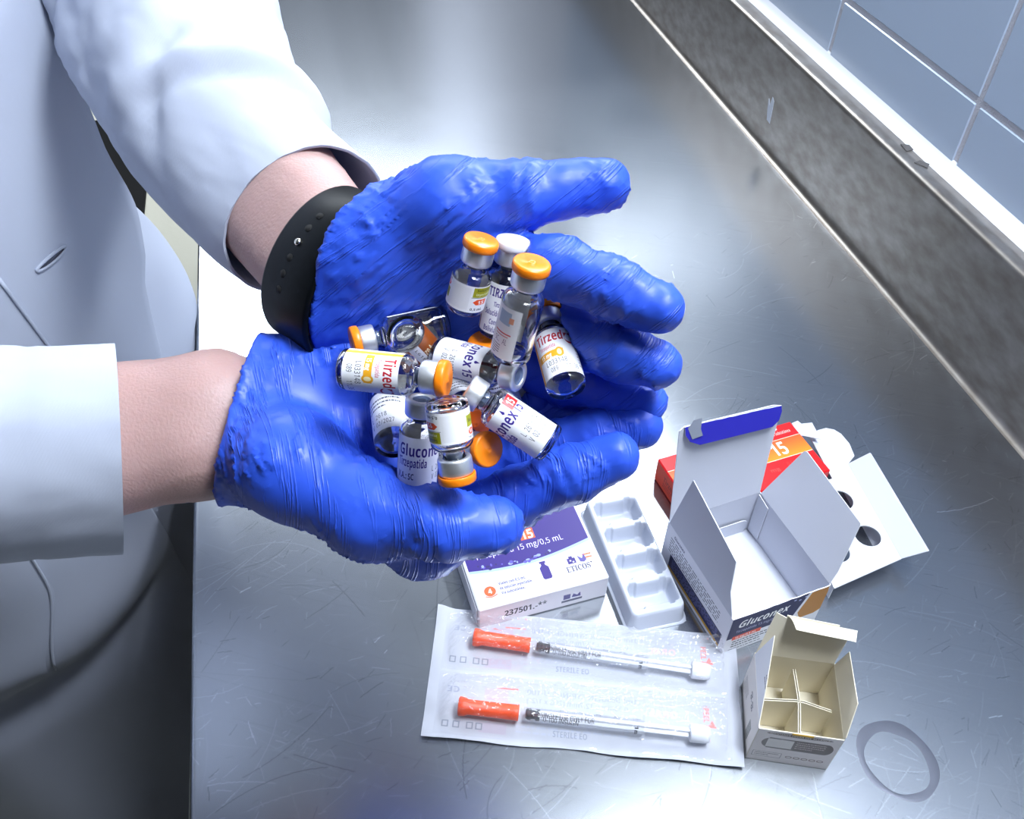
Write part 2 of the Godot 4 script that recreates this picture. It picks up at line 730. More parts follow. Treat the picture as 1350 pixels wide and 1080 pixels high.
func room() -> void:
	structure("floor", Vector3(4.4, 0.1, 6.2), Vector3(-1.5, -0.93, -0.9), M.floor)
	structure("ceiling", Vector3(4.4, 0.1, 6.2), Vector3(-1.5, 1.79, -0.9), M.white_paint)
	structure("wall_left", Vector3(0.1, 2.62, 6.2), Vector3(-3.65, 0.43, -0.9), M.grey_paint)
	structure("wall_back", Vector3(4.3, 2.62, 0.1), Vector3(-1.45, 0.43, -3.95), M.grey_paint)
	structure("wall_front", Vector3(4.3, 2.62, 0.1), Vector3(-1.45, 0.43, 2.15), M.grey_paint)
	var wall := structure("wall_right", Vector3(0.1, 2.62, 6.2), Vector3(0.6029, 0.43, -0.9), M.grout)
	var pitch := 0.2325
	var tile_mesh := {}
	for row in 3:
		var y0 := 0.1185 if row == 0 else 0.182 + 0.2325 * (row - 1)
		var y1 := 0.182 + 0.2325 * row
		for k in 9:
			var z := -0.599 - pitch * 0.5 + pitch * (k - 4)
			var key := row
			if not tile_mesh.has(key): tile_mesh[key] = box(Vector3(0.008, y1 - y0 - 0.0045, pitch - 0.0045), 0.0016)
			put("tile", tile_mesh[key], M.tile, wall, Transform3D(Basis(), Vector3(0.556 - 0.6029 + rng.randf_range(-0.0002, 0.0002), (y0 + y1) / 2 - 0.43, z + 0.9)))
	# bead of sealant between the backsplash ledge and the tiles
	var rows := []
	for z in [-2.2, -1.6, -1.1, -0.9, -0.7, -0.5, -0.2, 0.3]:
		var row := PackedVector3Array()
		for k in 9:
			var t := k / 8.0
			row.append(Vector3(lerpf(0.5405, 0.5535, t), 0.1163 + 0.0125 * t * t + 0.0006 * sin(z * 31 + t), z))
		for q in [Vector3(0.556, 0.110, z), Vector3(0.5405, 0.110, z)]: row.append(q)
		rows.append(row)
	var bead := put("trim_1", skin(rows, true, true), M.caulk)
	bead.set_meta("kind", "structure")
	tag(bead, "white sealant bead between the steel ledge and the wall tiles")
	put_floor_mat()

func put_floor_mat() -> void:
	var t := thing("floor_mat", "black mat on the pale floor beyond the white coat", "mat", Transform3D(Basis(), Vector3(-1.02, -0.88, -2.45)))
	put("mat_body", box(Vector3(1.1, 0.012, 0.9), 0.004), mat(Color(0.015, 0.015, 0.018), 0.85), t, Transform3D(Basis(), Vector3(0, 0.006, 0)))

# ---------------------------------------------------------------- steel table
func steel_maps() -> Array:
	# colour: bare steel with fine brushing, then bright and dark scratches; roughness: wiped patches and streaks
	var size := 2048
	var im := Image.create_empty(size, size, false, Image.FORMAT_L8)
	var n := FastNoiseLite.new()
	n.seed = 12
	n.frequency = 0.35
	var rough := Image.create_empty(512, 512, false, Image.FORMAT_L8)
	var n2 := FastNoiseLite.new()
	n2.seed = 40
	n2.frequency = 0.012
	n2.fractal_octaves = 5
	for y in 512:
		for x in 512:
			var v := 0.62 + 0.05 * n2.get_noise_2d(x * 0.8, y * 1.2) + 0.02 * n.get_noise_2d(x * 0.3, y * 2.5)
			rough.set_pixel(x, y, Color(v, v, v))
	var data := PackedByteArray()
	data.resize(size * size)
	for y in size:
		for x in size:
			data[y * size + x] = 180
	var put_px := func(x: float, y: float, v: int) -> void:
		var xi := int(x)
		var yi := int(y)
		if xi >= 0 and yi >= 0 and xi < size and yi < size: data[yi * size + xi] = v
	for k in 2500:
		# fine brushing, nearly along the table
		var x := rng.randf() * size
		var y := rng.randf() * size
		var a := 0.5 + rng.randfn() * 0.12
		var l := rng.randi_range(80, 300)
		var v := 180 + rng.randi_range(-7, 7)
		for i in l: put_px.call(x + cos(a) * i, y + sin(a) * i, v)
	for k in 15000:
		var x := rng.randf() * size
		var y := size * (1.06 - 0.72 * pow(rng.randf(), 3.6))
		var a := rng.randf() * TAU
		if rng.randf() < 0.55: a = -0.45 + rng.randfn() * 0.3
		var l := rng.randi_range(5, 22) if rng.randf() < 0.85 else rng.randi_range(30, 130)
		var bend := rng.randfn() * 0.006
		var v := 180 + (rng.randi_range(3, 26) if rng.randf() < 0.7 else -rng.randi_range(3, 30))
		if rng.randf() < 0.02: v = 250
		for i in l:
			put_px.call(x, y, v)
			x += cos(a)
			y += sin(a)
			a += bend
	im = Image.create_from_data(size, size, false, Image.FORMAT_L8, data)
	return [ImageTexture.create_from_image(im), ImageTexture.create_from_image(rough)]

func table() -> void:
	var maps := steel_maps()
	var steel := mat(Color(0.94, 0.965, 1.0), 1.0, 1.0)
	steel.albedo_texture = maps[0]
	steel.roughness_texture = maps[1]
	steel.roughness = 0.40
	M.steel = steel
	var side := mat(Color(0.74, 0.72, 0.70), 0.42, 1.0)
	relief(side, noise_tex(61, 0.05, 512, 5), 0.002, Vector3(5, 5, 2.5))
	var stain := noise_tex(62, 0.02, 512, 5, FastNoiseLite.TYPE_SIMPLEX_SMOOTH, ramp2(Color(0.80, 0.77, 0.74), Color(1.0, 1.0, 1.0)))
	side.albedo_texture = stain
	M.steel_side = side
	var t := thing("steel_table", "brushed stainless steel worktable with a low backsplash against the tiled wall", "table", Transform3D(Basis(), Vector3(0.2, 0, -0.8)))
	var off := Vector3(0.2, 0, -0.8)
	var zs := []
	for k in 31: zs.append(-2.3 + k * 0.1)
	# top, with a small rolled rim at the free edge and a bend up into the backsplash
	var prof := [Vector2(-0.1212, -0.0300), Vector2(-0.1212, -0.0016), Vector2(-0.1210, -0.0008), Vector2(-0.1204, -0.0002), Vector2(-0.1196, 0.0002), Vector2(-0.1186, 0.0001), Vector2(-0.1170, 0.0)]
	for k in 33: prof.append(Vector2(lerpf(-0.11, 0.515, k / 32.0), 0))
	var rows := []
	for z in zs:
		var row := PackedVector3Array()
		for p in prof: row.append(Vector3(p.x, p.y, z) - off)
		rows.append(row)
	var top := put("table_top", in_metres(skin(rows, false, false), off), steel, t)
	# backsplash: bend, face, rolled top, ledge
	var bp := []
	for k in 7:
		var a := PI / 2 * k / 6.0
		bp.append(Vector2(0.515 + 0.006 * sin(a), 0.006 - 0.006 * cos(a)))
	for k in 5: bp.append(Vector2(0.521, lerpf(0.012, 0.110, k / 4.0)))
	for k in 7:
		var a := PI / 2 * k / 6.0
		bp.append(Vector2(0.521 + 0.0045 * (1 - cos(a)), 0.1115 + 0.0045 * sin(a)))
	bp.append(Vector2(0.532, 0.116))
	bp.append(Vector2(0.5412, 0.116))
	bp.append(Vector2(0.5412, 0.100))
	rows = []
	for z in zs:
		var row := PackedVector3Array()
		for p in bp: row.append(Vector3(p.x, p.y, z) - off)
		rows.append(row)
	put("backsplash", skin(rows, false, false), side, t)
	put("under_panel", box(Vector3(0.60, 0.02, 2.9), 0.002), M.steel_side, t, Transform3D(Basis(), Vector3(0.2, -0.022, -0.8) - off))
	for p in [Vector3(-0.07, 0, 0.5), Vector3(0.47, 0, 0.5), Vector3(-0.07, 0, -2.1), Vector3(0.47, 0, -2.1)]:
		var leg := lathe([Vector2(0, -0.88), Vector2(0.02, -0.88), Vector2(0.02, -0.02), Vector2(0, -0.02)], 20)
		put("leg", leg, M.aluminium, t, Transform3D(Basis(), p - off))
	# ring left by the wet foot of a cup
	var ring := []
	for j in 3:
		var row := PackedVector3Array()
		for i in 72:
			var a := TAU * i / 72
			var w := 0.0016 + 0.0018 * (0.5 + 0.5 * cos(a - 5.4)) + 0.0004 * sin(a * 5)
			var r: float = 0.0198 + 0.0008 * sin(a * 2 + 1) + [-0.5, 0.0, 0.5][j] * w * 2
			row.append(Vector3(0.2872 + cos(a) * r, 0.00012 if j == 1 else 0.00004, -0.1668 + sin(a) * r * 1.15) - off)
		ring.append(row)
	var ring_mat := mat(Color(0.47, 0.48, 0.52), 0.30, 1.0)
	tag(put("ring_stain", skin(ring, true, true), ring_mat, t), "dull grey ring mark")

# texture coordinates of the table top in metres, so that the scratches keep their size
func in_metres(m: ArrayMesh, off: Vector3) -> ArrayMesh:
	var arr := m.surface_get_arrays(0)
	var v: PackedVector3Array = arr[Mesh.ARRAY_VERTEX]
	var uv := PackedVector2Array()
	for p in v: uv.append(Vector2((p.x + off.x + 0.15) / 1.1, clampf((p.z + off.z + 1.1) / 1.1, 0.002, 0.998)))
	arr[Mesh.ARRAY_TEX_UV] = uv
	var out := ArrayMesh.new()
	out.add_surface_from_arrays(Mesh.PRIMITIVE_TRIANGLES, arr)
	return out

# ---------------------------------------------------------------- cartons
const NAVY := Color(0.07, 0.06, 0.30)
const INK := Color(0.10, 0.10, 0.16)

func upright(at: Vector3, u: Vector3) -> Transform3D:
	# x along u, y up, z towards the near side
	var x := Vector3(u.x, 0, u.z).normalized()
	return Transform3D(Basis(x, Vector3.UP, x.cross(Vector3.UP)), at)

func cartons() -> void:
	var c3 := [M.card, M.card, M.card_cut]
	lying_carton()
	red_carton()
	holder_card()
	# ---- tall white carton, opened: local x to the right, z to the near side
	var u := Vector3(0.9896, 0, -0.1437)
	var b := Vector3(-0.1437, 0, -0.9896)
	var W := 0.0722
	var D := 0.082
	var H := 0.042
	var base := Vector3(0.2115, 0.0004, -0.2558) + u * W / 2 + b * D / 2
	var t := thing("open_carton", "tall white and navy carton standing open and empty, its lid and flaps raised", "box", upright(base, u))
	var X := Vector3.RIGHT
	var Y := Vector3.UP
	var Z := Vector3.BACK
	var p := Pad.new(640, 372, Color(0.93, 0.93, 0.95))
	p.poly([Vector2(0, 0), Vector2(500, 0), Vector2(440, 215), Vector2(0, 215)], NAVY)
	p.text("Gluconex", 52, 118, 92, Color.WHITE, true, 330, 0, "Droid Sans", false, 0.22)
	p.text("Tirzepatida 15 mg/0,5 mL", 52, 168, 34, Color(0.85, 0.85, 0.95), false, 310)
	p.rect(40, 200, 190, 40, Color(0.93, 0.30, 0.12))
	p.text("15 mg/0,5 mL", 60, 233, 30, Color.WHITE, true, 140)
	p.lines(50, 256, 330, 26, 3, INK, rng)
	for k in 3: p.rect(404 + k * 36, 26 + (k % 2) * 16, 16, 12, Color(0.75, 0.78, 0.95))
	p.poly([Vector2(520, 10), Vector2(632, 10), Vector2(640, 60), Vector2(640, 240), Vector2(600, 262), Vector2(500, 262), Vector2(470, 190)], Color(0.76, 0.50, 0.06))
	p.poly([Vector2(430, 236), Vector2(480, 230), Vector2(500, 262), Vector2(480, 296), Vector2(430, 296), Vector2(410, 266)], Color(0.82, 0.72, 0.36))
	p.lines(40, 340, 360, 20, 1, Color(0.4, 0.4, 0.45), rng)
	var ragged := PackedVector2Array([Vector2(-W / 2, 0), Vector2(W / 2, 0), Vector2(W / 2, H)])
	for k in range(1, 22): ragged.append(Vector2(W / 2 - W * k / 22, H - 0.0009 * rng.randf()))
	ragged.append(Vector2(-W / 2, H))
	put("front_wall", sheet(Z * D / 2, X, Y, ragged, 0.0006, [printed(p), M.card, M.card_cut]), null, t)
	put("back_wall", sheet(-Z * D / 2, -X, Y, rect(-W / 2, 0, W / 2, H), 0.0006, c3), null, t)
	p = Pad.new(720, 370, Color(0.92, 0.92, 0.95))
	p.text("Gluconex", 90, 60, 34, NAVY, true, 120)
	p.lines(60, 82, 560, 22, 6, Color(0.35, 0.36, 0.42), rng)
	p.rect(90, 215, 590, 110, NAVY)
	p.lines(120, 230, 520, 17, 5, Color(0.45, 0.47, 0.70), rng)
	p.rect(90, 320, 590, 22, Color(0.80, 0.60, 0.10))
	put("left_wall", sheet(-X * W / 2, Z, Y, rect(-D / 2, 0, D / 2, H), 0.0006, [printed(p), M.card, M.card_cut]), null, t)
	put("right_wall", sheet(X * W / 2, -Z, Y, rect(-D / 2, 0, D / 2, H), 0.0006, c3), null, t)
	put("base", sheet(Y * 0.0006, X, -Z, rect(-W / 2 + 0.0004, -D / 2 + 0.0004, W / 2 - 0.0004, D / 2 - 0.0004), 0.0006, c3), null, t)
	# glued seam along the right wall and the tucked tongue at the far end of the base
	put("glue_flap", sheet(X * (W / 2 - 0.0010), Z, Y, PackedVector2Array([Vector2(-D / 2 + 0.001, 0.002), Vector2(-D / 2 + 0.013, 0.003), Vector2(-D / 2 + 0.013, H - 0.003), Vector2(-D / 2 + 0.001, H - 0.001)]), 0.0005, c3), null, t)
	var tongue := PackedVector2Array([Vector2(-W / 2 + 0.004, 0), Vector2(W / 2 - 0.004, 0), Vector2(W / 2 - 0.004, 0.009)])
	for k in 6: tongue.append(Vector2(W / 2 - 0.010 + 0.006 * cos(PI / 2 * k / 5), 0.009 + 0.006 * sin(PI / 2 * k / 5)))
	for k in 6: tongue.append(Vector2(-W / 2 + 0.010 - 0.006 * sin(PI / 2 * k / 5), 0.009 + 0.006 * cos(PI / 2 * k / 5)))
	put("base_tongue", sheet(Vector3(0, 0.001, -D / 2 + 0.0012), X, (Y + Z * 0.06).normalized(), tongue, 0.0005, c3), null, t)
	# lid leaning back, its tuck flap folded forwards with the blue print outwards
	var lean := deg_to_rad(8)
	var up := Y * cos(lean) - Z * sin(lean)
	var lid := put("lid", sheet(Vector3(-W / 2, H, -D / 2), X, up, PackedVector2Array([Vector2(0.0005, 0), Vector2(0.0720, 0), Vector2(0.0735, 0.03), Vector2(0.0765, 0.0745), Vector2(0.07, 0.0768), Vector2(0.004, 0.0805), Vector2(0.0005, 0.078)]), 0.0006, c3), null, t)
	var blue := mat(Color(0.17, 0.16, 0.66), 0.38)
	var fold := (X * 0.0725 + up * -0.0052).normalized()
	var down := (Vector3(0, -1, 0) + Z * 0.45).normalized()
	down = (down - fold * down.dot(fold)).normalized()
	var tuck := PackedVector2Array()
	for q in [[0.0730, 0.0, 0], [0.0735, -0.004, 0], [0.0715, -0.0100, 0], [0.0665, -0.0135, 0], [0.012, -0.0142, 0], [0.0045, -0.0105, 0], [0.0015, -0.0055, 0], [0.001, 0, 0]]: tuck.append(Vector2(q[0], -q[1]))
	for k in range(1, 16): tuck.append(Vector2(0.001 + 0.072 * k / 16, -0.0004 * rng.randf()))
	tag(put("tuck_flap", sheet(Vector3(-W / 2, H, -D / 2) + X * 0.003 + up * 0.0803 + Z * 0.0006, fold, down, tuck, 0.0005, [blue, blue, M.card_cut]), null, lid), "blue tuck flap")
	var foil := mat(Color(0.75, 0.78, 0.85), 0.15, 0.6)
	put("torn_seal", sheet(Vector3(-W / 2, H, -D / 2) + X * 0.006 + up * 0.079 + Z * 0.0012, (fold + Vector3(0, 0.3, 0)).normalized(), down, PackedVector2Array([Vector2(0, 0), Vector2(0.004, -0.004), Vector2(0.010, -0.003), Vector2(0.009, 0.004), Vector2(0.0105, 0.009), Vector2(0.003, 0.0085)]), 0.0002, [foil, foil, foil]), null, lid)
	lean = deg_to_rad(22)
	put("side_flap", sheet(Vector3(W / 2, H, -D / 2), Z, Y * cos(lean) + X * sin(lean), PackedVector2Array([Vector2(0.0015, 0), Vector2(0.0085, 0.0475), Vector2(0.0105, 0.0488), Vector2(0.0705, 0.0452), Vector2(0.0712, 0.0440), Vector2(0.0800, 0.0103), Vector2(0.0812, 0)]), 0.0006, c3), null, t)
	lean = deg_to_rad(-4)
	put("side_flap", sheet(Vector3(-W / 2, H, -D / 2), Z, Y * cos(lean) - X * sin(lean), PackedVector2Array([Vector2(0.0015, 0), Vector2(0.010, 0.0520), Vector2(0.0665, 0.0395), Vector2(0.0715, 0.016), Vector2(0.0795, 0.0025), Vector2(0.0805, 0)]), 0.0006, c3), null, t)

	# ---- small cream carton with a cross-shaped divider
	u = Vector3(0.93, 0, 0.366)
	b = Vector3(0.366, 0, -0.93)
	W = 0.047
	D = 0.048
	H = 0.038
	var r3 := [M.cream, M.cream, M.cream]
	base = Vector3(0.1995, 0.0004, -0.1892) + u * W / 2 + b * D / 2
	t = thing("divided_carton", "small open cream carton with a cross-shaped divider inside, in front of the tall carton", "box", upright(base, u))
	p = Pad.new(480, 390, Color(0.90, 0.87, 0.86))
	p.disc(240, 34, 190, 16, Color(0.22, 0.12, 0.12))
	p.text("MANTENER FUERA DEL ALCANCE", 70, 43, 24, Color(0.9, 0.85, 0.8), true, 340)
	p.disc(110, 150, 66, 66, Color(0.25, 0.15, 0.14))
	p.rect(80, 84, 330, 132, Color(0.25, 0.15, 0.14))
	p.disc(410, 150, 46, 66, Color(0.25, 0.15, 0.14))
	p.rect(74, 98, 150, 104, Color(0.88, 0.86, 0.84))
	p.lines(240, 104, 170, 24, 4, Color(0.80, 0.74, 0.72), rng)
	p.rect(20, 270, 170, 66, Color(0.3, 0.25, 0.26))
	p.rect(23, 273, 164, 60, Color(0.90, 0.87, 0.86))
	p.lines(34, 286, 140, 22, 2, Color(0.35, 0.3, 0.3), rng)
	for k in 5: p.disc(235 + k * 46, 305, 20, 15, Color(0.42, 0.30, 0.28))
	for k in 5: p.disc(235 + k * 46, 305, 14, 9, Color(0.86, 0.82, 0.80))
	put("front_wall", sheet(Z * D / 2, X, Y, rect(-W / 2, 0, W / 2, H), 0.0006, [printed(p), M.cream, M.cream]), null, t)
	put("back_wall", sheet(-Z * D / 2, -X, Y, rect(-W / 2, 0, W / 2, H), 0.0006, r3), null, t)
	p = Pad.new(480, 390, Color(0.90, 0.88, 0.86))
	p.text("08", 250, 120, 60, INK, true, 60, 1.4)
	p.text("06", 190, 110, 60, INK, true, 60, 1.4)
	p.rect(330, 200, 60, 150, Color(0.2, 0.2, 0.2))
	for k in 6: p.rect(334 + k * 9, 204, 4, 142, Color(0.9, 0.9, 0.88))
	p.lines(30, 220, 130, 22, 5, Color(0.4, 0.38, 0.36), rng)
	put("left_wall", sheet(-X * W / 2, Z, Y, rect(-D / 2, 0, D / 2, H), 0.0006, [printed(p), M.cream, M.cream]), null, t)
	put("right_wall", sheet(X * W / 2, -Z, Y, rect(-D / 2, 0, D / 2, H), 0.0006, r3), null, t)
	put("base", sheet(Y * 0.0006, X, -Z, rect(-W / 2 + 0.0004, -D / 2 + 0.0004, W / 2 - 0.0004, D / 2 - 0.0004), 0.0006, r3), null, t)
	var glue := mat(Color(0.80, 0.62, 0.05), 0.5)
	tag(put("glue_mark", box(Vector3(0.012, 0.0020, 0.0005), 0.0002), glue, t, Transform3D(Basis(), Vector3(0.001, H - 0.0012, D / 2 + 0.0004))), "yellow dried glue mark")
	lean = deg_to_rad(15)
	up = Y * cos(lean) - Z * sin(lean)
	lid = put("lid", sheet(Vector3(-W / 2, H, -D / 2), X, up, PackedVector2Array([Vector2(0.0004, 0), Vector2(W - 0.0004, 0), Vector2(W + 0.004, 0.0272), Vector2(W - 0.004, 0.0280), Vector2(W - 0.004, 0.0300), Vector2(0.0125, 0.0325), Vector2(0.0125, 0.0305), Vector2(0.006, 0.0335)]), 0.0006, r3), null, t)
	var strip := []
	for j in 7:
		var row := PackedVector3Array()
		var a := lerpf(0.2, 1.75, j / 6.0)
		for i in 15:
			var s := i / 14.0
			var inset := 0.0035 * pow(absf(2 * s - 1), 6.0) * j / 6.0
			row.append(Vector3(-W / 2, H, -D / 2) + X * lerpf(0.0125 + inset, W + 0.007 - inset, s) + up * (lerpf(0.0312, 0.0275, s) + 0.0045 * sin(a) - 0.0007) + Z * (0.0095 * (1 - cos(a))))
		strip.append(row)
	put("tuck_flap", skin(strip, false, true), M.cream, lid)
	lean = deg_to_rad(-14)
	p = Pad.new(200, 120, Color(0.86, 0.87, 0.90))
	p.lines(90, 56, 60, 12, 2, Color(0.3, 0.3, 0.34), rng)
	put("side_flap", sheet(Vector3(-W / 2, H, -D / 2), Z, Y * cos(lean) - X * sin(lean), PackedVector2Array([Vector2(0.001, 0), Vector2(0.0018, 0.0250), Vector2(0.029, 0.0105), Vector2(0.044, 0.001), Vector2(0.046, 0)]), 0.0005, [printed(p), M.cream, M.cream]), null, t)
	lean = deg_to_rad(14)
	put("side_flap", sheet(Vector3(W / 2, H, -D / 2), Z, Y * cos(lean) + X * sin(lean), PackedVector2Array([Vector2(0.001, 0), Vector2(0.001, 0.0168), Vector2(0.034, 0.0178), Vector2(0.0475, 0.0022), Vector2(0.0475, 0)]), 0.0005, r3), null, t)
	for k in 2:
		# two crossing boards, each folded double
		var dirv := X if k == 0 else Z
		var len := (W if k == 0 else D) - 0.0022
		for s in [-1.0, 1.0]:
			put("divider", sheet(Vector3(0.0012, 0.0015, 0.002) * Vector3(1, 1, 1) + dirv.cross(Y) * 0.0006 * s, dirv, Y, PackedVector2Array([Vector2(-len / 2, 0), Vector2(len / 2 - 0.002, 0), Vector2(len / 2 - 0.002, 0.0265), Vector2(0.003, 0.0330), Vector2(-0.003, 0.0330), Vector2(-len / 2, 0.029)]), 0.0005, r3), null, t)

func lying_carton() -> void:
	# white and violet carton lying flat beside the tray
	var W := 0.0905
	var D := 0.0675
	var H := 0.022
	var far_left := Vector3(0.0600, 0, -0.3745)
	var u := Vector3(0.9973, 0, -0.0730)
	var x := u.normalized()
	var near := x.cross(Vector3.UP)
	var at := Vector3(0.0624, 0, -0.3088) + x * W / 2 - near * D / 2
	var t := thing("medicine_carton", "flat white and violet medicine carton lying under the thumb of the near gloved hand", "box", upright(at + Vector3(0, H / 2 + 0.0003, 0), u))
	var violet := Color(0.16, 0.04, 0.46)
	var p := Pad.new(905, 675, Color(0.83, 0.83, 0.87))
	var top := [Vector2(10, 10), Vector2(895, 10), Vector2(895, 330)]
	for k in 13: top.append(Vector2(895 - 885.0 * k / 12, 330 + 62 * sin(PI * k / 12 * 0.9) + 20.0 * k / 12))
	var pale := []
	for q in top: pale.append(q + (Vector2(0, 22) if q.y > 40 else Vector2.ZERO))
	p.poly(pale, Color(0.62, 0.70, 0.85))
	p.poly(top, violet)
	p.text("Lipoless", 80, 215, 120, Color.WHITE, true, 330)
	p.rect(436, 128, 104, 92, Color(0.95, 0.36, 0.16))
	p.text("15", 445, 214, 106, Color.WHITE, true, 86)
	p.text("Tirzepatida 15 mg/0,5 mL", 82, 292, 66, Color(0.88, 0.86, 0.98), false, 640)
	for k in 26:
		var a := rng.randf()
		p.disc(40 + a * 560, 345 + 35 * sin(PI * a * 0.8) + rng.randf_range(-8, 26), rng.randf_range(5, 17), rng.randf_range(5, 14), [Color(0.12, 0.04, 0.36), Color(0.34, 0.30, 0.66), Color(0.55, 0.6, 0.8)][k % 3])
	p.rect(800, 452, 62, 12, Color(0.96, 0.42, 0.18))
	p.rect(800, 478, 62, 12, Color(0.96, 0.42, 0.18))
	p.disc(105, 560, 40, 40, Color(0.90, 0.35, 0.15))
	p.text("4", 92, 578, 52, Color.WHITE, true, 26)
	for k in 9: p.disc(70 + k * 9, 606 - pow(k - 4, 2) * 0.7, 6, 4, Color(0.90, 0.35, 0.15))
	p.text("Viales con 0,5 mL", 175, 530, 30, Color(0.18, 0.14, 0.40), true, 190)
	p.text("de solución inyectable.", 175, 568, 30, Color(0.18, 0.14, 0.40), true, 230)
	p.text("Vía subcutánea.", 175, 606, 30, Color(0.18, 0.14, 0.40), true, 165)
	p.rect(492, 430, 44, 16, violet)
	p.rect(500, 444, 28, 22, violet)
	p.poly([Vector2(500, 462), Vector2(528, 462), Vector2(546, 482), Vector2(546, 566), Vector2(536, 578), Vector2(492, 578), Vector2(482, 566), Vector2(482, 482)], violet)
	p.rect(700, 446, 26, 50, violet)
	p.rect(684, 462, 58, 46, violet)
	p.rect(700, 476, 12, 12, Color(0.83, 0.83, 0.87))
	p.rect(718, 490, 12, 10, Color(0.93, 0.93, 0.96))
	p.poly([Vector2(770, 508), Vector2(762, 452), Vector2(790, 484), Vector2(812, 446), Vector2(818, 500), Vector2(796, 516)], Color(0.30, 0.26, 0.56))
	p.text("ETICOS", 655, 572, 62, Color(0.10, 0.08, 0.30), true, 172, 0, "Droid Serif")
	p.disc(840, 530, 6, 6, Color(0.10, 0.08, 0.30))
	var f := Pad.new(905, 220, Color(0.90, 0.89, 0.92))
	f.text("237501.-**", 170, 150, 96, INK, true, 300)
	f.rect(590, 80, 50, 60, violet)
	f.poly([Vector2(650, 130), Vector2(660, 86), Vector2(690, 110), Vector2(710, 84), Vector2(715, 136)], violet)
	f.rect(578, 150, 150, 26, Color(0.10, 0.08, 0.30))
	var body := put("carton_body", box(Vector3(W, H, D), 0.0009, [M.card, M.card, printed(p), M.card, printed(f), M.card, M.card_cut]), null, t)
	put("end_flap", box(Vector3(0.0006, H - 0.003, D - 0.004), 0.0002), M.card, t, Transform3D(Basis(), Vector3(-W / 2 - 0.0006, -0.001, 0)))

func red_carton() -> void:
	var W := 0.117
	var D := 0.0545
	var H := 0.0218
	var u := Vector3(0.991, 0, -0.132)
	var x := u.normalized()
	var near := x.cross(Vector3.UP)
	var at := Vector3(0.2207, 0, -0.4087) + x * W / 2 + near * D / 2
	var t := thing("red_carton", "red carton with an orange band numbered 15 lying behind the open white carton", "box", upright(at + Vector3(0, H / 2 + 0.0003, 0), u))
	var red := Color(0.80, 0.05, 0.08)
	var p := Pad.new(1170, 545, red)
	p.text("Vía Subcutánea", 940, 92, 44, Color(0.98, 0.75, 0.72), true, 180)
	p.disc(1010, 30, 20, 14, Color(0.98, 0.85, 0.82))
	for k in 60: p.rect(0, 140 + k * 3, 1170, 3, Color(0.93, 0.34, 0.14).lerp(Color(0.98, 0.56, 0.12), k / 59.0))
	p.rect(0, 134, 1170, 6, Color(0.98, 0.80, 0.72))
	p.rect(0, 318, 1170, 7, Color(0.98, 0.80, 0.72))
	p.text("15", 860, 288, 178, Color.WHITE, true, 130)
	p.text("mg", 740, 420, 44, Color(0.88, 0.25, 0.22), true, 80)
	p.text("0,5 mL", 900, 400, 50, Color(0.86, 0.18, 0.16), true, 120)
	p.text("Solución", 890, 500, 50, Color(0.86, 0.18, 0.16), true, 120)
	var side := Pad.new(545, 218, Color(0.90, 0.24, 0.07))
	side.text("Tirzepatida", 120, 120, 80, Color(0.60, 0.08, 0.05), true, 300)
	side.lines(120, 140, 300, 26, 2, Color(0.62, 0.10, 0.06), rng)
	var redm := mat(Color(0.80, 0.05, 0.08), 0.38)
	put("carton_body", box(Vector3(W, H, D), 0.0010, [redm, printed(side, 0.38), printed(p, 0.38), M.card, redm, redm, redm]), null, t)
	# the end flap stands open at the far right corner
	put("end_flap", sheet(Vector3(W / 2 + 0.0004, H / 2 - 0.001, -D / 2 + 0.002), (Vector3.BACK * 0.35 + Vector3.RIGHT).normalized(), (Vector3.BACK * 0.9 + Vector3.DOWN * 0.15).normalized(), PackedVector2Array([Vector2(0, 0), Vector2(0.006, -0.0025), Vector2(0.0075, 0.0005), Vector2(0.0165, -0.0005), Vector2(0.0145, 0.016), Vector2(0.003, 0.0125), Vector2(0, 0.012)]), 0.0005, [M.card, M.card, M.card_cut]), null, t)

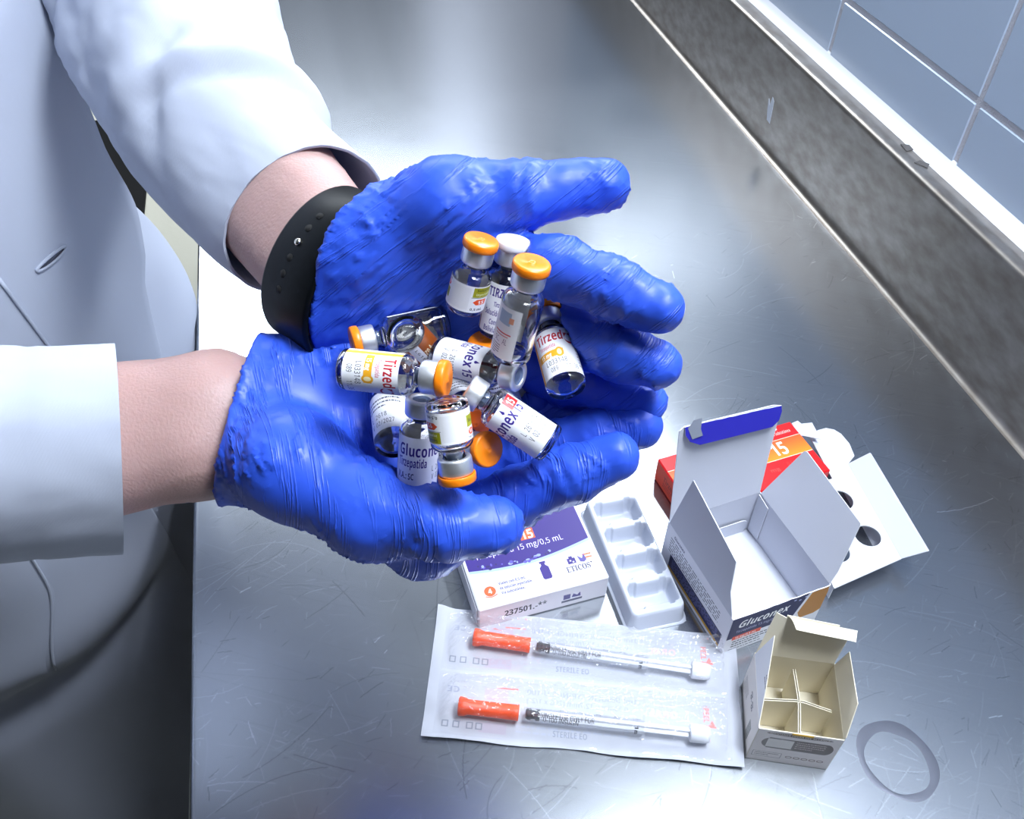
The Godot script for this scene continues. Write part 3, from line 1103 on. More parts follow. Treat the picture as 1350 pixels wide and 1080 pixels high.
func holder_card() -> void:
	# white card with round holes, raised on its folded legs
	var t := thing("vial_holder_card", "white card holder with round punched holes, right of the tall open carton", "holder", Transform3D(Basis(), Vector3(0.335, 0.0002, -0.33)))
	var off := Vector3(0.335, 0.0002, -0.33)
	var h := 0.0135
	var outline := PackedVector2Array()
	for q in [Vector2(0.3010, -0.2788), Vector2(0.3588, -0.2909), Vector2(0.3655, -0.3793), Vector2(0.3745, -0.3860), Vector2(0.3770, -0.3985), Vector2(0.3758, -0.4095), Vector2(0.3725, -0.4150), Vector2(0.3670, -0.4180), Vector2(0.3600, -0.4172), Vector2(0.3545, -0.4155), Vector2(0.3535, -0.4115), Vector2(0.3500, -0.4118), Vector2(0.3465, -0.3685), Vector2(0.3110, -0.3640)]:
		outline.append(Vector2(q.x - off.x, -(q.y - off.z)))
	var plate := CSGPolygon3D.new()
	plate.name = "plate"
	var rev := outline.duplicate()
	rev.reverse()
	plate.polygon = rev
	plate.depth = 0.001
	plate.material = M.card
	plate.transform = Transform3D(Basis(Vector3.RIGHT, -PI / 2), Vector3(0, h, 0))
	for q in [Vector2(0.3424, -0.3480), Vector2(0.3456, -0.3140), Vector2(0.3172, -0.3065), Vector2(0.3100, -0.3420)]:
		var c := CSGCylinder3D.new()
		c.name = "hole"
		c.radius = 0.0092
		c.height = 0.01
		c.sides = 40
		c.operation = CSGShape3D.OPERATION_SUBTRACTION
		c.material = M.card_cut
		c.transform = Transform3D(Basis(Vector3.RIGHT, PI / 2), Vector3(q.x - off.x, -(q.y - off.z), 0))
		plate.add_child(c, true)
	t.add_child(plate)
	var c3 := [M.card, M.card, M.card_cut]
	var a := Vector3(0.3588, h, -0.2909) - off * Vector3(1, 0, 1)
	var b := Vector3(0.3655, h, -0.3793) - off * Vector3(1, 0, 1)
	var along := (b - a).normalized()
	var ln := (b - a).length()
	var out := along.cross(Vector3.UP).normalized()
	if out.x < 0: out = -out
	var edge := PackedVector2Array([Vector2(0, 0), Vector2(ln, 0), Vector2(ln - 0.001, 0.0177)])
	for k in range(1, 10): edge.append(Vector2(lerpf(ln - 0.001, -0.004, k / 10.0), 0.0177 + 0.0004 * sin(k * 2.3)))
	edge.append(Vector2(-0.004, 0.0174))
	put("flange", sheet(a, along, (out * 0.76 + Vector3.UP * 0.65).normalized(), edge, 0.0006, c3), null, t)
	put("flange_lip", sheet(a + (out * 0.76 + Vector3.UP * 0.65).normalized() * 0.0176, along, (out * 0.8 - Vector3.UP * 0.6).normalized(), PackedVector2Array([Vector2(-0.004, 0), Vector2(ln - 0.001, 0), Vector2(ln - 0.001, 0.0016), Vector2(-0.003, 0.0022)]), 0.0005, c3), null, t)
	var c := Vector3(0.3010, h, -0.2788) - off * Vector3(1, 0, 1)
	var d := Vector3(0.3110, h, -0.3640) - off * Vector3(1, 0, 1)
	put("leg", sheet(c, (d - c).normalized(), Vector3.DOWN, rect(0.001, 0, (d - c).length() - 0.001, h), 0.0006, c3), null, t)
	put("leg", sheet(a, along, (Vector3.DOWN - out * 0.5).normalized(), rect(0.012, 0, ln - 0.012, h * 1.11), 0.0006, c3), null, t)

# ---------------------------------------------------------------- formed plastic tray
func tray() -> void:
	var at := Vector3(0.1775, 0.0003, -0.3365)
	var t := thing("vial_tray", "white moulded plastic tray with four empty slots beside the violet carton", "tray", Transform3D(Basis(Vector3.UP, 0.02), at))
	var W := 0.041
	var Ln := 0.105
	var H := 0.0165
	var nx := 62
	var nz := 156
	var rows := []
	for j in nz + 1:
		var row := PackedVector3Array()
		var z := Ln * (float(j) / nz - 0.5)
		for i in nx + 1:
			var x := W * (float(i) / nx - 0.5)
			# outer wall: steep draught from the foot to the rim
			var e := minf(W / 2 - absf(x), Ln / 2 - absf(z))
			var cx := maxf(absf(x) - (W / 2 - 0.006), 0.0)
			var cz := maxf(absf(z) - (Ln / 2 - 0.006), 0.0)
			if cx > 0 and cz > 0: e = 0.006 - Vector2(cx, cz).length()
			var y := H * smoothstep(0.0, 1.0, clampf((e + 0.0002) / 0.0030, 0.0, 1.0))
			# four slots, each a shoulder pocket, a deeper body pocket and notched side walls
			var zz := z + Ln / 2 - 0.0055
			var pitch := 0.0236
			var k := clampi(int(zz / pitch), 0, 3)
			var lz := zz - (k + 0.5) * pitch
			var hx := 0.0165
			var hz := 0.0094 + (0.0016 if absf(x - 0.0005) > 0.0085 and absf(x) < 0.013 else 0.0)
			var dx := hx - absf(x - 0.0008)
			var dz := hz - absf(lz)
			var q := minf(dx, dz)
			if dx < 0.003 and dz < 0.003: q = 0.003 - Vector2(0.003 - dx, 0.003 - dz).length()
			var deep := smoothstep(0.0, 1.0, clampf(q / 0.0040, 0.0, 1.0))
			var pocket := 0.0125 * deep
			# rounded floor, with a rib that steadies the vial neck
			pocket -= 0.0022 * deep * smoothstep(0.006, 0.009, absf(lz))
			pocket -= 0.0016 * deep * exp(-pow((lz - 0.0045) / 0.0012, 2)) * smoothstep(0.011, 0.009, absf(x))
			y -= pocket * clampf(e / 0.004, 0, 1)
			row.append(Vector3(x, maxf(y, 0.0), z))
		rows.append(row)
	var plastic := mat(Color(0.80, 0.82, 0.87), 0.22)
	plastic.backlight_enabled = true
	plastic.backlight = Color(0.45, 0.47, 0.5)
	put("tray_shell", skin(rows, false, false), plastic, t)
	# foot rim lying on the table
	var rim := []
	for j in 3:
		var row := PackedVector3Array()
		for i in 48:
			var a := TAU * i / 48
			var s: float = [-0.0004, 0.0008, 0.0014][j]
			var sx := signf(cos(a)) * pow(absf(cos(a)), 0.22)
			var sz := signf(sin(a)) * pow(absf(sin(a)), 0.12)
			row.append(Vector3(sx * (W / 2 + s), [0.0012, 0.0010, 0.0][j], sz * (Ln / 2 + s)))
		rim.append(row)
	put("foot_rim", skin(rim, true, true), plastic, t)

# ---------------------------------------------------------------- syringes in their pouch
func bent_text(what: String, size: float, r: float, bold := false) -> Array:
	# flat lettering laid over a cylinder along x: returns triangles (vertices)
	var m := TextMesh.new()
	var f := SystemFont.new()
	f.font_names = PackedStringArray(["Droid Sans"])
	f.font_weight = 700 if bold else 400
	m.font = f
	m.font_size = 32
	m.pixel_size = size / 32
	m.depth = 0.0
	m.curve_step = 4.0
	m.text = what
	m.horizontal_alignment = HORIZONTAL_ALIGNMENT_LEFT
	var arr := m.get_mesh_arrays()
	var v: PackedVector3Array = arr[Mesh.ARRAY_VERTEX]
	var ix: PackedInt32Array = arr[Mesh.ARRAY_INDEX] if arr[Mesh.ARRAY_INDEX] != null else PackedInt32Array(range(v.size()))
	var out := []
	for k in ix: out.append(v[k])
	return out

func syringes() -> void:
	var TL := Vector3(0.0392, 0, -0.3307)
	var BL := Vector3(0.0132, 0, -0.2441)
	var TR := Vector3(0.2256, 0, -0.2663)
	var BR := Vector3(0.1952, 0, -0.1826)
	var c := (TL + BL + TR + BR) / 4
	var t := thing("syringe_pouch", "pair of joined clear-fronted pouches holding syringes, in front of the violet carton", "pouch", Transform3D(Basis(), c))
	var at := func(u: float, v: float) -> Vector3: return TL.lerp(TR, u).lerp(BL.lerp(BR, u), v) - c
	var n := FastNoiseLite.new()
	n.seed = 77
	n.frequency = 1.0
	n.fractal_octaves = 3
	var curl := func(u: float, v: float) -> float:
		var e := 0.0008 + 0.0016 * (0.5 + 0.5 * sin(u * 9 + 1)) * smoothstep(0.85, 1.0, v) + 0.0030 * smoothstep(0.90, 1.0, u) * (0.4 + 0.6 * absf(sin(v * 6.0))) + 0.004 * smoothstep(0.06, 0.0, u) * smoothstep(0.2, 0.0, v)
		return e + 0.0006 * n.get_noise_2d(u * 9, v * 4) + 0.0004
	var rows := []
	for j in 41:
		var row := PackedVector3Array()
		for i in 81:
			var u := i / 80.0
			var v := j / 40.0
			var p: Vector3 = at.call(u, v)
			if j == 40: p += Vector3(0.3, 0, -1) * 0.0015 * (0.5 + 0.5 * sin(u * 17)) * sin(PI * u)
			p.y = curl.call(u, v)
			row.append(p)
		rows.append(row)
	var p := Pad.new(1024, 512, Color(0.72, 0.73, 0.77))
	var pale := Color(0.62, 0.64, 0.72)
	var pink := Color(0.90, 0.52, 0.50)
	for k in 2:
		var y := 20 + k * 246
		p.text("1ml INSULIN SYRINGE U-100", 330, y + 52, 26, pale, false, 360, 0, "Droid Sans", true)
		p.text("0.33mm x 12.7mm (29G x 1/2\")", 330, y + 84, 26, pale, false, 330, 0, "Droid Sans", true)
		p.lines(300, y + 150, 360, 20, 3, Color(0.72, 0.74, 0.80), rng)
		p.rect(190, y + 44, 78, 46, Color(0.74, 0.70, 0.76))
		p.rect(180, y + 172, 90, 38, Color(0.72, 0.70, 0.76))
		for q in [60, 96, 140, 170]:
			p.rect(q, y + 176, 22, 26, Color(0.55, 0.57, 0.62))
			p.rect(q + 4, y + 180, 14, 18, Color(0.72, 0.73, 0.77))
		p.text("CE", 66, y + 70, 30, pale, true, 40, 0, "Droid Sans", true)
		p.text("STERILE EO", 420, y + 200, 30, Color(0.60, 0.62, 0.68), true, 110)
		p.text("PEEL HERE", 905, y + 40, 26, pink, true, 120, PI / 2)
		p.poly([Vector2(932, y + 84), Vector2(946, y + 112), Vector2(918, y + 112)], pink)
		p.text("ORAL", 730, y + 90, 34, Color(0.86, 0.72, 0.76), true, 90, 0, "Droid Sans", true)
		p.rect(240 if k == 0 else 230, y + 36, 70, 6, pink)
	for q in range(0, 1024, 8): p.rect(q, 255, 4, 1.5, Color(0.72, 0.74, 0.79))
	var paper := printed(p, 0.7)
	put("paper_back", skin(rows, false, false), paper, t)
	var film := mat(Color(0.95, 0.97, 1.0, 0.03), 0.03)
	film.transparency = BaseMaterial3D.TRANSPARENCY_ALPHA
	var crease := FastNoiseLite.new()
	crease.seed = 5
	crease.frequency = 1.0
	crease.noise_type = FastNoiseLite.TYPE_SIMPLEX
	crease.fractal_type = FastNoiseLite.FRACTAL_RIDGED
	crease.fractal_octaves = 3
	for k in 2:
		rows = []
		for j in 61:
			var row := PackedVector3Array()
			for i in 161:
				var a := i / 160.0
				var b := j / 60.0
				var u := lerpf(0.035, 0.965, a)
				var v := lerpf(0.03, 0.49, b) + 0.48 * k
				var q: Vector3 = at.call(u, v)
				var seal := smoothstep(0.0, 0.08, a) * smoothstep(1.0, 0.965, a) * smoothstep(0.0, 0.25, b) * smoothstep(1.0, 0.75, b)
				var dome := 0.0154 - 0.0012 * cos(b * TAU)
				var wr := crease.get_noise_2d(u * 7 + k * 9, v * 16) * 0.0036 + n.get_noise_2d(u * 34, v * 30) * 0.0022
				q.y = curl.call(u, v) + 0.0004 + seal * (dome + maxf(wr * 1.3, -0.0008))
				row.append(q)
			rows.append(row)
		put("film", skin(rows, false, false), film, t)
	# the two syringes
	var ends := [[Vector3(0.0570, 0.0056, -0.2993), Vector3(0.2056, 0.0056, -0.2384)], [Vector3(0.0385, 0.0056, -0.2550), Vector3(0.1850, 0.0056, -0.2022)]]
	var names := ["orange-capped syringe in the far pouch, next to the violet carton", "orange-capped syringe in the near pouch, at the free edge of the pair"]
	var cap := mat(Color(0.95, 0.30, 0.06), 0.42)
	var clear := mat(Color(0.93, 0.95, 1.0, 0.03), 0.05)
	clear.transparency = BaseMaterial3D.TRANSPARENCY_ALPHA
	var white := mat(Color(0.93, 0.94, 0.97), 0.4)
	var black := mat(Color(0.015, 0.015, 0.02), 0.5)
	for k in 2:
		var a: Vector3 = ends[k][0]
		var b: Vector3 = ends[k][1]
		var x := (b - a).normalized()
		var s := thing("syringe", names[k], "syringe", Transform3D(Basis(x, Vector3.UP * 1.3, x.cross(Vector3.UP) * 1.3), a + Vector3(0, 0.0027, 0)), "syringes in the paper pouches")
		var turn := Transform3D(Basis(Vector3.FORWARD, PI / 2), Vector3.ZERO)
		# cap with a flared mouth end and fine ribs
		var rows2 := []
		for q in [Vector2(0.0001, 0), Vector2(0.0040, 0), Vector2(0.0045, 0.0006), Vector2(0.0042, 0.0040), Vector2(0.0034, 0.0060), Vector2(0.0036, 0.034), Vector2(0.0038, 0.0365), Vector2(0.0036, 0.0368), Vector2(0.0001, 0.0368)]:
			var row := PackedVector3Array()
			for i in 48:
				var an := TAU * i / 48
				var r: float = q.x * (1.0 + (0.045 if i % 6 < 2 else 0.0) * (1.0 if q.y > 0.005 and q.y < 0.03 else 0.0))
				row.append(Vector3(cos(an) * r, q.y, sin(an) * r))
			rows2.append(row)
		tag(put("needle_cap", skin(rows2, true, false), cap, s, turn), "orange needle cap")
		put("barrel", lathe([Vector2(0.0021, 0.0370), Vector2(0.0024, 0.0395), Vector2(0.0030, 0.0400), Vector2(0.0032, 0.0405), Vector2(0.0032, 0.112), Vector2(0.0028, 0.112), Vector2(0.0028, 0.0405), Vector2(0.0012, 0.040)], 32), clear, s, turn)
		tag(put("stopper", lathe([Vector2(0, 0.0408), Vector2(0.0020, 0.0410), Vector2(0.0027, 0.0425), Vector2(0.0027, 0.0440), Vector2(0.0020, 0.0445), Vector2(0.0020, 0.0468), Vector2(0.0027, 0.0473), Vector2(0.0027, 0.0495), Vector2(0, 0.0497)], 28), black, s, turn), "black rubber stopper")
		var rod := put("plunger", box(Vector3(0.0905, 0.0044, 0.0009), 0.0002), white, s, Transform3D(Basis(), Vector3(0.0497 + 0.0452, 0, 0)))
		put("rib", box(Vector3(0.0905, 0.0009, 0.0044), 0.0002), white, rod)
		put("thumb_rest", lathe([Vector2(0, 0.1395), Vector2(0.0038, 0.1395), Vector2(0.0042, 0.1402), Vector2(0.0040, 0.1485), Vector2(0.0034, 0.1512), Vector2(0, 0.1514)], 28), white, s, turn)
		put("flange", box(Vector3(0.0016, 0.0046, 0.0092), 0.0006), clear, s, Transform3D(Basis(), Vector3(0.112, 0, 0)))
		# scale and warning printed on the barrel
		var st := SurfaceTool.new()
		st.begin(Mesh.PRIMITIVE_TRIANGLES)
		st.set_smooth_group(-1)
		var lay := func(px: float, arc: float) -> Vector3:
			var an := arc / 0.0033
			return Vector3(px, cos(an) * 0.00334, sin(an) * 0.00334)
		for m in 51:
			var px := 0.0505 + m * 0.00110
			var l := 0.0020 if m % 5 == 0 else 0.0013
			var w := 0.00016
			var q := []
			for e in 5: q.append([lay.call(px, -0.0010 - l * e / 4), lay.call(px + w, -0.0010 - l * e / 4)])
			for e in 4:
				quad_out(st, q[e][0], q[e][1], q[e + 1][1], q[e + 1][0], Vector3(px, 0, 0))
		var put_text := func(what: String, x0: float, y0: float, size: float, turned: bool) -> void:
			var v := bent_text(what, size, 0.0033, turned)
			for q in range(0, v.size(), 3):
				var tr := []
				for e in 3:
					var w: Vector3 = v[q + e]
					tr.append(lay.call(x0 + (w.y if turned else w.x), y0 - (-w.x if turned else w.y)))
				tri_out(st, tr[0], tr[1], tr[2], Vector3(x0, 0, 0))
		put_text.call("SINGLE USE ONLY FOR", 0.0500, 0.0014, 0.0029, false)
		put_text.call("U-100 INSULIN", 0.0515, 0.0034, 0.0013, false)
		for m in 5: put_text.call(str(20 + m * 20), 0.0500 + (m + 1) * 0.0110, -0.0032, 0.0021, false)
		put_text.call("1ml", 0.1075, 0.0012, 0.0026, true)
		st.generate_normals()
		put("scale_print", st.commit(), black, s)

# ---------------------------------------------------------------- vials
# foot, axis, middle of the label, cap, label
const VIALS := [
	[Vector3(0.0484, 0.3070, -0.2632), Vector3(0.2680, 0.9581, -0.1010), Vector3(-0.4915, 0.2262, 0.8410), "orange", "square"],
	[Vector3(0.0614, 0.2928, -0.2626), Vector3(0.1987, 0.9591, -0.2018), Vector3(-0.2887, 0.2540, 0.9231), "white", "name"],
	[Vector3(0.0598, 0.3052, -0.2349), Vector3(0.1960, 0.9784, -0.0659), Vector3(-0.3581, 0.1339, 0.9240), "orange", "clear"],
	[Vector3(0.0792, 0.2944, -0.2244), Vector3(0.0325, 0.1826, -0.9827), Vector3(-0.1322, 0.9753, 0.1768), "orange", "red"],
	[Vector3(0.0414, 0.2501, -0.2770), Vector3(0.3440, 0.9066, -0.2444), Vector3(-0.7882, 0.4203, 0.4496), "burnt", "lot"],
	[Vector3(0.0646, 0.2540, -0.2562), Vector3(-0.2251, 0.9640, -0.1419), Vector3(-0.0402, 0.1363, 0.9899), "orange", "lot"],
	[Vector3(0.0366, 0.2923, -0.2557), Vector3(0.7198, 0.1604, 0.6754), Vector3(0.4539, 0.6273, -0.6328), "none", "plain"],
	[Vector3(0.0846, 0.2406, -0.2621), Vector3(-0.5627, 0.7685, -0.3047), Vector3(-0.4575, -0.5965, -0.6595), "none", "lot"],
	[Vector3(0.0690, 0.2860, -0.2064), Vector3(-0.7367, 0.4086, -0.5388), Vector3(-0.6574, -0.6195, 0.4290), "none", "bold"],
	[Vector3(0.0207, 0.2607, -0.2186), Vector3(0.1628, 0.9229, -0.3489), Vector3(-0.5671, 0.3770, 0.7323), "none", "bold"],
	[Vector3(0.0325, 0.3100, -0.2129), Vector3(0.0213, -0.8629, 0.5050), Vector3(-0.1062, 0.5003, 0.8593), "orange", "square"],
	[Vector3(0.0285, 0.2624, -0.2404), Vector3(0.4805, 0.5061, 0.7162), Vector3(-0.8210, 0.5466, 0.1646), "orange", "lot"],
	[Vector3(0.0002, 0.3039, -0.2425), Vector3(0.8965, 0.0882, 0.4342), Vector3(-0.4349, 0.3623, 0.8244), "orange", "red"],
	[Vector3(0.0443, 0.2881, -0.2788), Vector3(-0.9907, 0.0127, 0.1354), Vector3(-0.1313, -0.3503, -0.9274), "orange", "ghost"],
	[Vector3(0.0241, 0.3062, -0.2557), Vector3(0.4095, -0.8617, -0.2997), Vector3(0.7386, 0.1203, 0.6633), "none", "amber"],
	[Vector3(0.0150, 0.2722, -0.2308), Vector3(0.0439, -0.0450, -0.9980), Vector3(-0.3588, 0.9316, -0.0579), "none", "lot"],
	[Vector3(0.0425, 0.2612, -0.2721), Vector3(0.1123, 0.2901, 0.9504), Vector3(-0.4270, 0.8777, -0.2175), "burnt", "lot"],
]
const VIAL_LABELS := [
	"short orange-capped vial with white and olive label, leftmost of the standing vials",
	"white-capped vial with violet capital letters, half hidden behind a clear vial",
	"orange-capped clear vial leaning in front of the white-capped vial",
	"orange-capped vial with red lettering and an amber stripe, nearest the fingertips",
	"dark orange-capped vial just below the foot of the leftmost standing vial",
	"mostly hidden vial whose orange cap peeps out below the leaning clear vial",
	"silver-topped vial lying mid-heap, lettering running down its white label, grey stopper facing right",
	"mostly hidden glass vial lying below the grey stopper of the middle vial",
	"silver-topped vial lying on a slant, red square on its label, base towards the fingers",
	"silver-topped vial with bold violet lettering standing upright next to the near thumb",
	"upside-down vial with a white and olive label, resting on its orange cap",
	"vial whose round orange cap faces outwards, beside the upside-down vial",
	"orange-capped vial with red lettering lying on its side at the far left of the heap",
	"glass vial lying on the left palm with only a corner of its orange cap showing",
	"vial turned foot outwards with an orange-brown label, lying across the left of the heap",
	"silver-topped vial wedged against the near palm under the side-lying orange-capped vial",
	"half hidden dark orange-capped vial in mid-heap, under the slanting red-marked vial",
]

func vial_label(kind: String) -> StandardMaterial3D:
	var violet := Color(0.20, 0.11, 0.50)
	var red := Color(0.72, 0.07, 0.14)
	var p := Pad.new(940, 360, Color(0.94, 0.94, 0.96))
	match kind:
		"bold", "plain":
			p.rect(240, 0, 30, 360, Color(0.70, 0.08, 0.14))
			p.text("Gluconex", 366, 128, 108, violet, true, 430)
			p.text("15", 812, 128, 100, violet, true, 76)
			p.poly([Vector2(725, 44), Vector2(738, 10), Vector2(751, 44), Vector2(738, 54)], violet)
			p.text("Tirzepatida", 362, 204, 82, violet, true, 262)
			p.text("V.A.: SC", 358, 292, 60, Color(0.22, 0.20, 0.36), true, 160)
			if kind == "bold":
				p.rect(800, 0, 120, 78, Color(0.86, 0.12, 0.14))
				p.text("15", 826, 66, 72, Color.WHITE, true, 60)
			p.text("L 2618774", 680, 236, 54, INK, false, 210, 0, "Droid Sans Mono")
			p.text("V 02/2027", 680, 296, 54, INK, false, 210, 0, "Droid Sans Mono")
		"red":
			p.rect(205, 0, 44, 360, Color(0.94, 0.62, 0.08))
			p.text("Tirzedral", 286, 96, 100, red, true, 360)
			p.disc(590, 96, 42, 30, red)
			p.disc(590, 84, 44, 28, Color(0.94, 0.94, 0.96))
			p.text("Tirzepatida", 300, 146, 40, Color(0.80, 0.45, 0.50), true, 150)
			p.rect(256, 168, 250, 52, Color(0.93, 0.66, 0.14))
			p.text("15 mg", 290, 212, 46, Color.WHITE, true, 110)
			p.disc(470, 194, 38, 38, Color(0.93, 0.66, 0.14))
			p.disc(470, 194, 20, 24, Color(0.97, 0.90, 0.70))
			p.text("L033148", 330, 276, 52, INK, true, 190, 0, "Droid Sans Mono")
			p.text("089   11.36", 360, 330, 50, INK, true, 250, 0, "Droid Sans Mono")
			p.lines(640, 120, 200, 24, 8, Color(0.4, 0.42, 0.5), rng)
		"square":
			p.rect(556, 16, 230, 130, Color(0.62, 0.62, 0.06))
			p.text("Solución", 586, 66, 44, Color(0.25, 0.26, 0.05), true, 160)
			p.text("inyectable", 586, 122, 44, Color(0.93, 0.93, 0.75), true, 170)
			p.rect(548, 150, 240, 6, Color(0.2, 0.2, 0.2))
			p.poly([Vector2(570, 214), Vector2(604, 176), Vector2(704, 176), Vector2(704, 252), Vector2(604, 252)], Color(0.92, 0.32, 0.12))
			p.text("15", 618, 244, 68, Color.WHITE, true, 66)
			p.text("0,5 mL", 560, 330, 46, INK, true, 120)
			p.rect(170, 150, 150, 130, Color(0.62, 0.62, 0.06))
			p.text("15 mg", 190, 226, 48, Color(0.25, 0.26, 0.05), true, 110)
			p.disc(270, 92, 42, 38, Color(0.90, 0.32, 0.16))
			p.text("13", 248, 110, 48, Color.WHITE, true, 44)
			p.text("0,5 mL", 230, 42, 36, INK, true, 90)
			p.rect(330, 28, 206, 300, Color(0.90, 0.90, 0.92))
		"name":
			p.rect(236, 0, 24, 360, Color(0.45, 0.20, 0.12))
			p.text("TIRZEPATIDA", 330, 92, 88, violet, true, 420)
			p.text("Tirzepatida 15 mg", 400, 160, 46, violet, true, 250)
			p.text("Solución inyectable", 320, 226, 54, violet, true, 340)
			p.text("Contiene 0,5 mL", 380, 290, 50, violet, true, 260)
			p.text("Bolivia", 330, 346, 54, violet, true, 120)
		"clear":
			p.rect(640, 30, 180, 90, Color(0.66, 0.74, 0.84))
			p.rect(800, 60, 60, 40, Color(0.90, 0.62, 0.50))
			p.rect(620, 176, 240, 9, Color(0.80, 0.30, 0.35))
			p.rect(640, 196, 190, 6, Color(0.80, 0.45, 0.50))
			p.text("SC.", 640, 252, 50, Color(0.45, 0.35, 0.5), false, 80)
			p.text("AL", 770, 256, 56, Color(0.45, 0.35, 0.5), false, 60)
			p.lines(600, 270, 150, 16, 5, Color(0.25, 0.25, 0.3), rng)
		"amber":
			p.rect(0, 0, 940, 360, Color(0.55, 0.27, 0.07))
			p.rect(600, 0, 160, 360, Color(0.93, 0.93, 0.95))
			p.text("L618774", 690, 330, 60, INK, true, 280, -PI / 2, "Droid Sans Mono")
			p.text("Lote", 440, 150, 90, Color(0.95, 0.90, 0.80), true, 150)
			p.text("V 02", 440, 260, 80, Color(0.95, 0.90, 0.80), true, 150)
		_:
			p.lines(300, 60, 340, 36, 3, Color(0.3, 0.3, 0.36), rng)
			p.text("L 2618", 330, 240, 56, INK, true, 170, 0, "Droid Sans Mono")
			p.text("V 02/2027", 330, 310, 56, INK, true, 230, 0, "Droid Sans Mono")
			p.poly([Vector2(240, 20), Vector2(290, 20), Vector2(265, 70)], red)
	return printed(p, 0.42)

func label_sheet(from: float, to: float, y0: float, y1: float) -> ArrayMesh:
	var rows := []
	for j in 5:
		var row := PackedVector3Array()
		for i in 41:
			var a := deg_to_rad(lerpf(from, to, i / 40.0))
			row.append(Vector3(sin(a) * 0.00749, lerpf(y1, y0, j / 4.0), cos(a) * 0.00749))
		rows.append(row)
	return skin(rows, false, false)

# the meshes of a vial whose shoulder lies so much lower than that of the tall kind, bare or with a flip cap
func vial_shapes(low: float) -> Dictionary:
	var R := 0.00735
	var up := func(list: Array) -> Array:
		var out := []
		for q in list: out.append(Vector2(q.x, q.y - low if q.y > 0.02 else q.y))
		return out
	var prof := [Vector2(0, 0.0005), Vector2(0.0045, 0.0004), Vector2(R - 0.0016, 0.0), Vector2(R - 0.0007, 0.0003), Vector2(R - 0.0001, 0.0011), Vector2(R, 0.0020)]
	prof.append(Vector2(R, 0.0080))
	prof.append(Vector2(R, 0.0238))
	for k in 7:
		var a := PI / 2 * k / 6.0
		prof.append(Vector2(R - 0.0028 * (1 - cos(a)), 0.0245 + 0.0026 * sin(a)))
	for q in [Vector2(0.0041, 0.0276), Vector2(0.0039, 0.0281), Vector2(0.0039, 0.0298), Vector2(0.0043, 0.0304), Vector2(0.0053, 0.0306), Vector2(0.0056, 0.0310), Vector2(0.0056, 0.0327), Vector2(0.0052, 0.0331), Vector2(0.0034, 0.0331), Vector2(0.0030, 0.0326), Vector2(0.0030, 0.0280)]: prof.append(q)
	var r := R - 0.00105
	for k in 7:
		var a := PI / 2 * (6 - k) / 6.0
		prof.append(Vector2(r - 0.0026 * (1 - cos(a)), 0.0240 + 0.0021 * sin(a)))
	for q in [Vector2(r, 0.0080), Vector2(r, 0.0034), Vector2(r - 0.0005, 0.0024), Vector2(r - 0.0018, 0.0018), Vector2(0.003, 0.0020), Vector2(0, 0.0024)]: prof.append(q)
	return {
		glass = lathe(up.call(prof), 56),
		stopper = lathe(up.call([Vector2(0, 0.0278), Vector2(0.0024, 0.0279), Vector2(0.00295, 0.0288), Vector2(0.00295, 0.0329), Vector2(0.0053, 0.0333), Vector2(0.0053, 0.0357), Vector2(0.0030, 0.0359), Vector2(0.0026, 0.0355), Vector2(0.0016, 0.0355), Vector2(0.0013, 0.0359), Vector2(0, 0.0359)]), 40),
		crimp = lathe(up.call([Vector2(0.0042, 0.0302), Vector2(0.0056, 0.0301), Vector2(0.0059, 0.0305), Vector2(0.0060, 0.0311), Vector2(0.0060, 0.0355), Vector2(0.0058, 0.0361), Vector2(0.0053, 0.0364), Vector2(0.0037, 0.0364), Vector2(0.0034, 0.0361), Vector2(0.0034, 0.0358)]), 48),
		cap = lathe(up.call([Vector2(0, 0.0365), Vector2(0.0057, 0.0365), Vector2(0.0061, 0.0363), Vector2(0.0064, 0.0361), Vector2(0.0066, 0.0364), Vector2(0.0067, 0.0371), Vector2(0.0066, 0.0387), Vector2(0.0063, 0.0392), Vector2(0.0057, 0.0394), Vector2(0.0016, 0.03915), Vector2(0.0013, 0.0395), Vector2(0.0006, 0.0395), Vector2(0.0003, 0.0392), Vector2(0, 0.0392)]), 56),
		wide = label_sheet(-158, 158, 0.0028, 0.0236 - low),
		half = label_sheet(-205, 8, 0.0028, 0.0236 - low),
		narrow = label_sheet(-90, 90, 0.0028, 0.0236 - low),
	}

func vials() -> void:
	var tall := vial_shapes(0.0)
	var small := vial_shapes(0.0098)
	var mats := {}
	for k in VIALS.size():
		var v: Array = VIALS[k]
		var y: Vector3 = v[1].normalized()
		var z: Vector3 = (v[2] - y * y.dot(v[2])).normalized()
		var t := thing("glass_vial", VIAL_LABELS[k], "vial", Transform3D(Basis(y.cross(z), y, z), v[0]), "vials heaped in the gloved hands")
		var m: Dictionary = small if v[4] == "square" else tall
		put("glass_body", m.glass, M.glass, t)
		tag(put("stopper", m.stopper, M.rubber, t), "grey rubber stopper")
		put("crimp_seal", m.crimp, M.aluminium, t)
		if v[3] != "none":
			put("flip_cap", m.cap, {"orange": M.orange, "burnt": M.burnt, "white": M.white_cap}[v[3]], t)
		if not mats.has(v[4]): mats[v[4]] = vial_label(v[4])
		put("label", m.narrow if v[4] in ["ghost", "amber"] else m.half if v[4] == "clear" else m.wide, mats[v[4]], t)

# ---------------------------------------------------------------- the person
func person() -> void:
	var who := thing("person", "person in white lab coat and blue gloves cupping vials in both hands", "person", Transform3D(Basis(), Vector3(-0.34, -0.88, -0.62)))
	var off := who.position
	body(who, off)
	coat(who, off)
	glove(who, off, true)
	glove(who, off, false)
	watch(who, off)

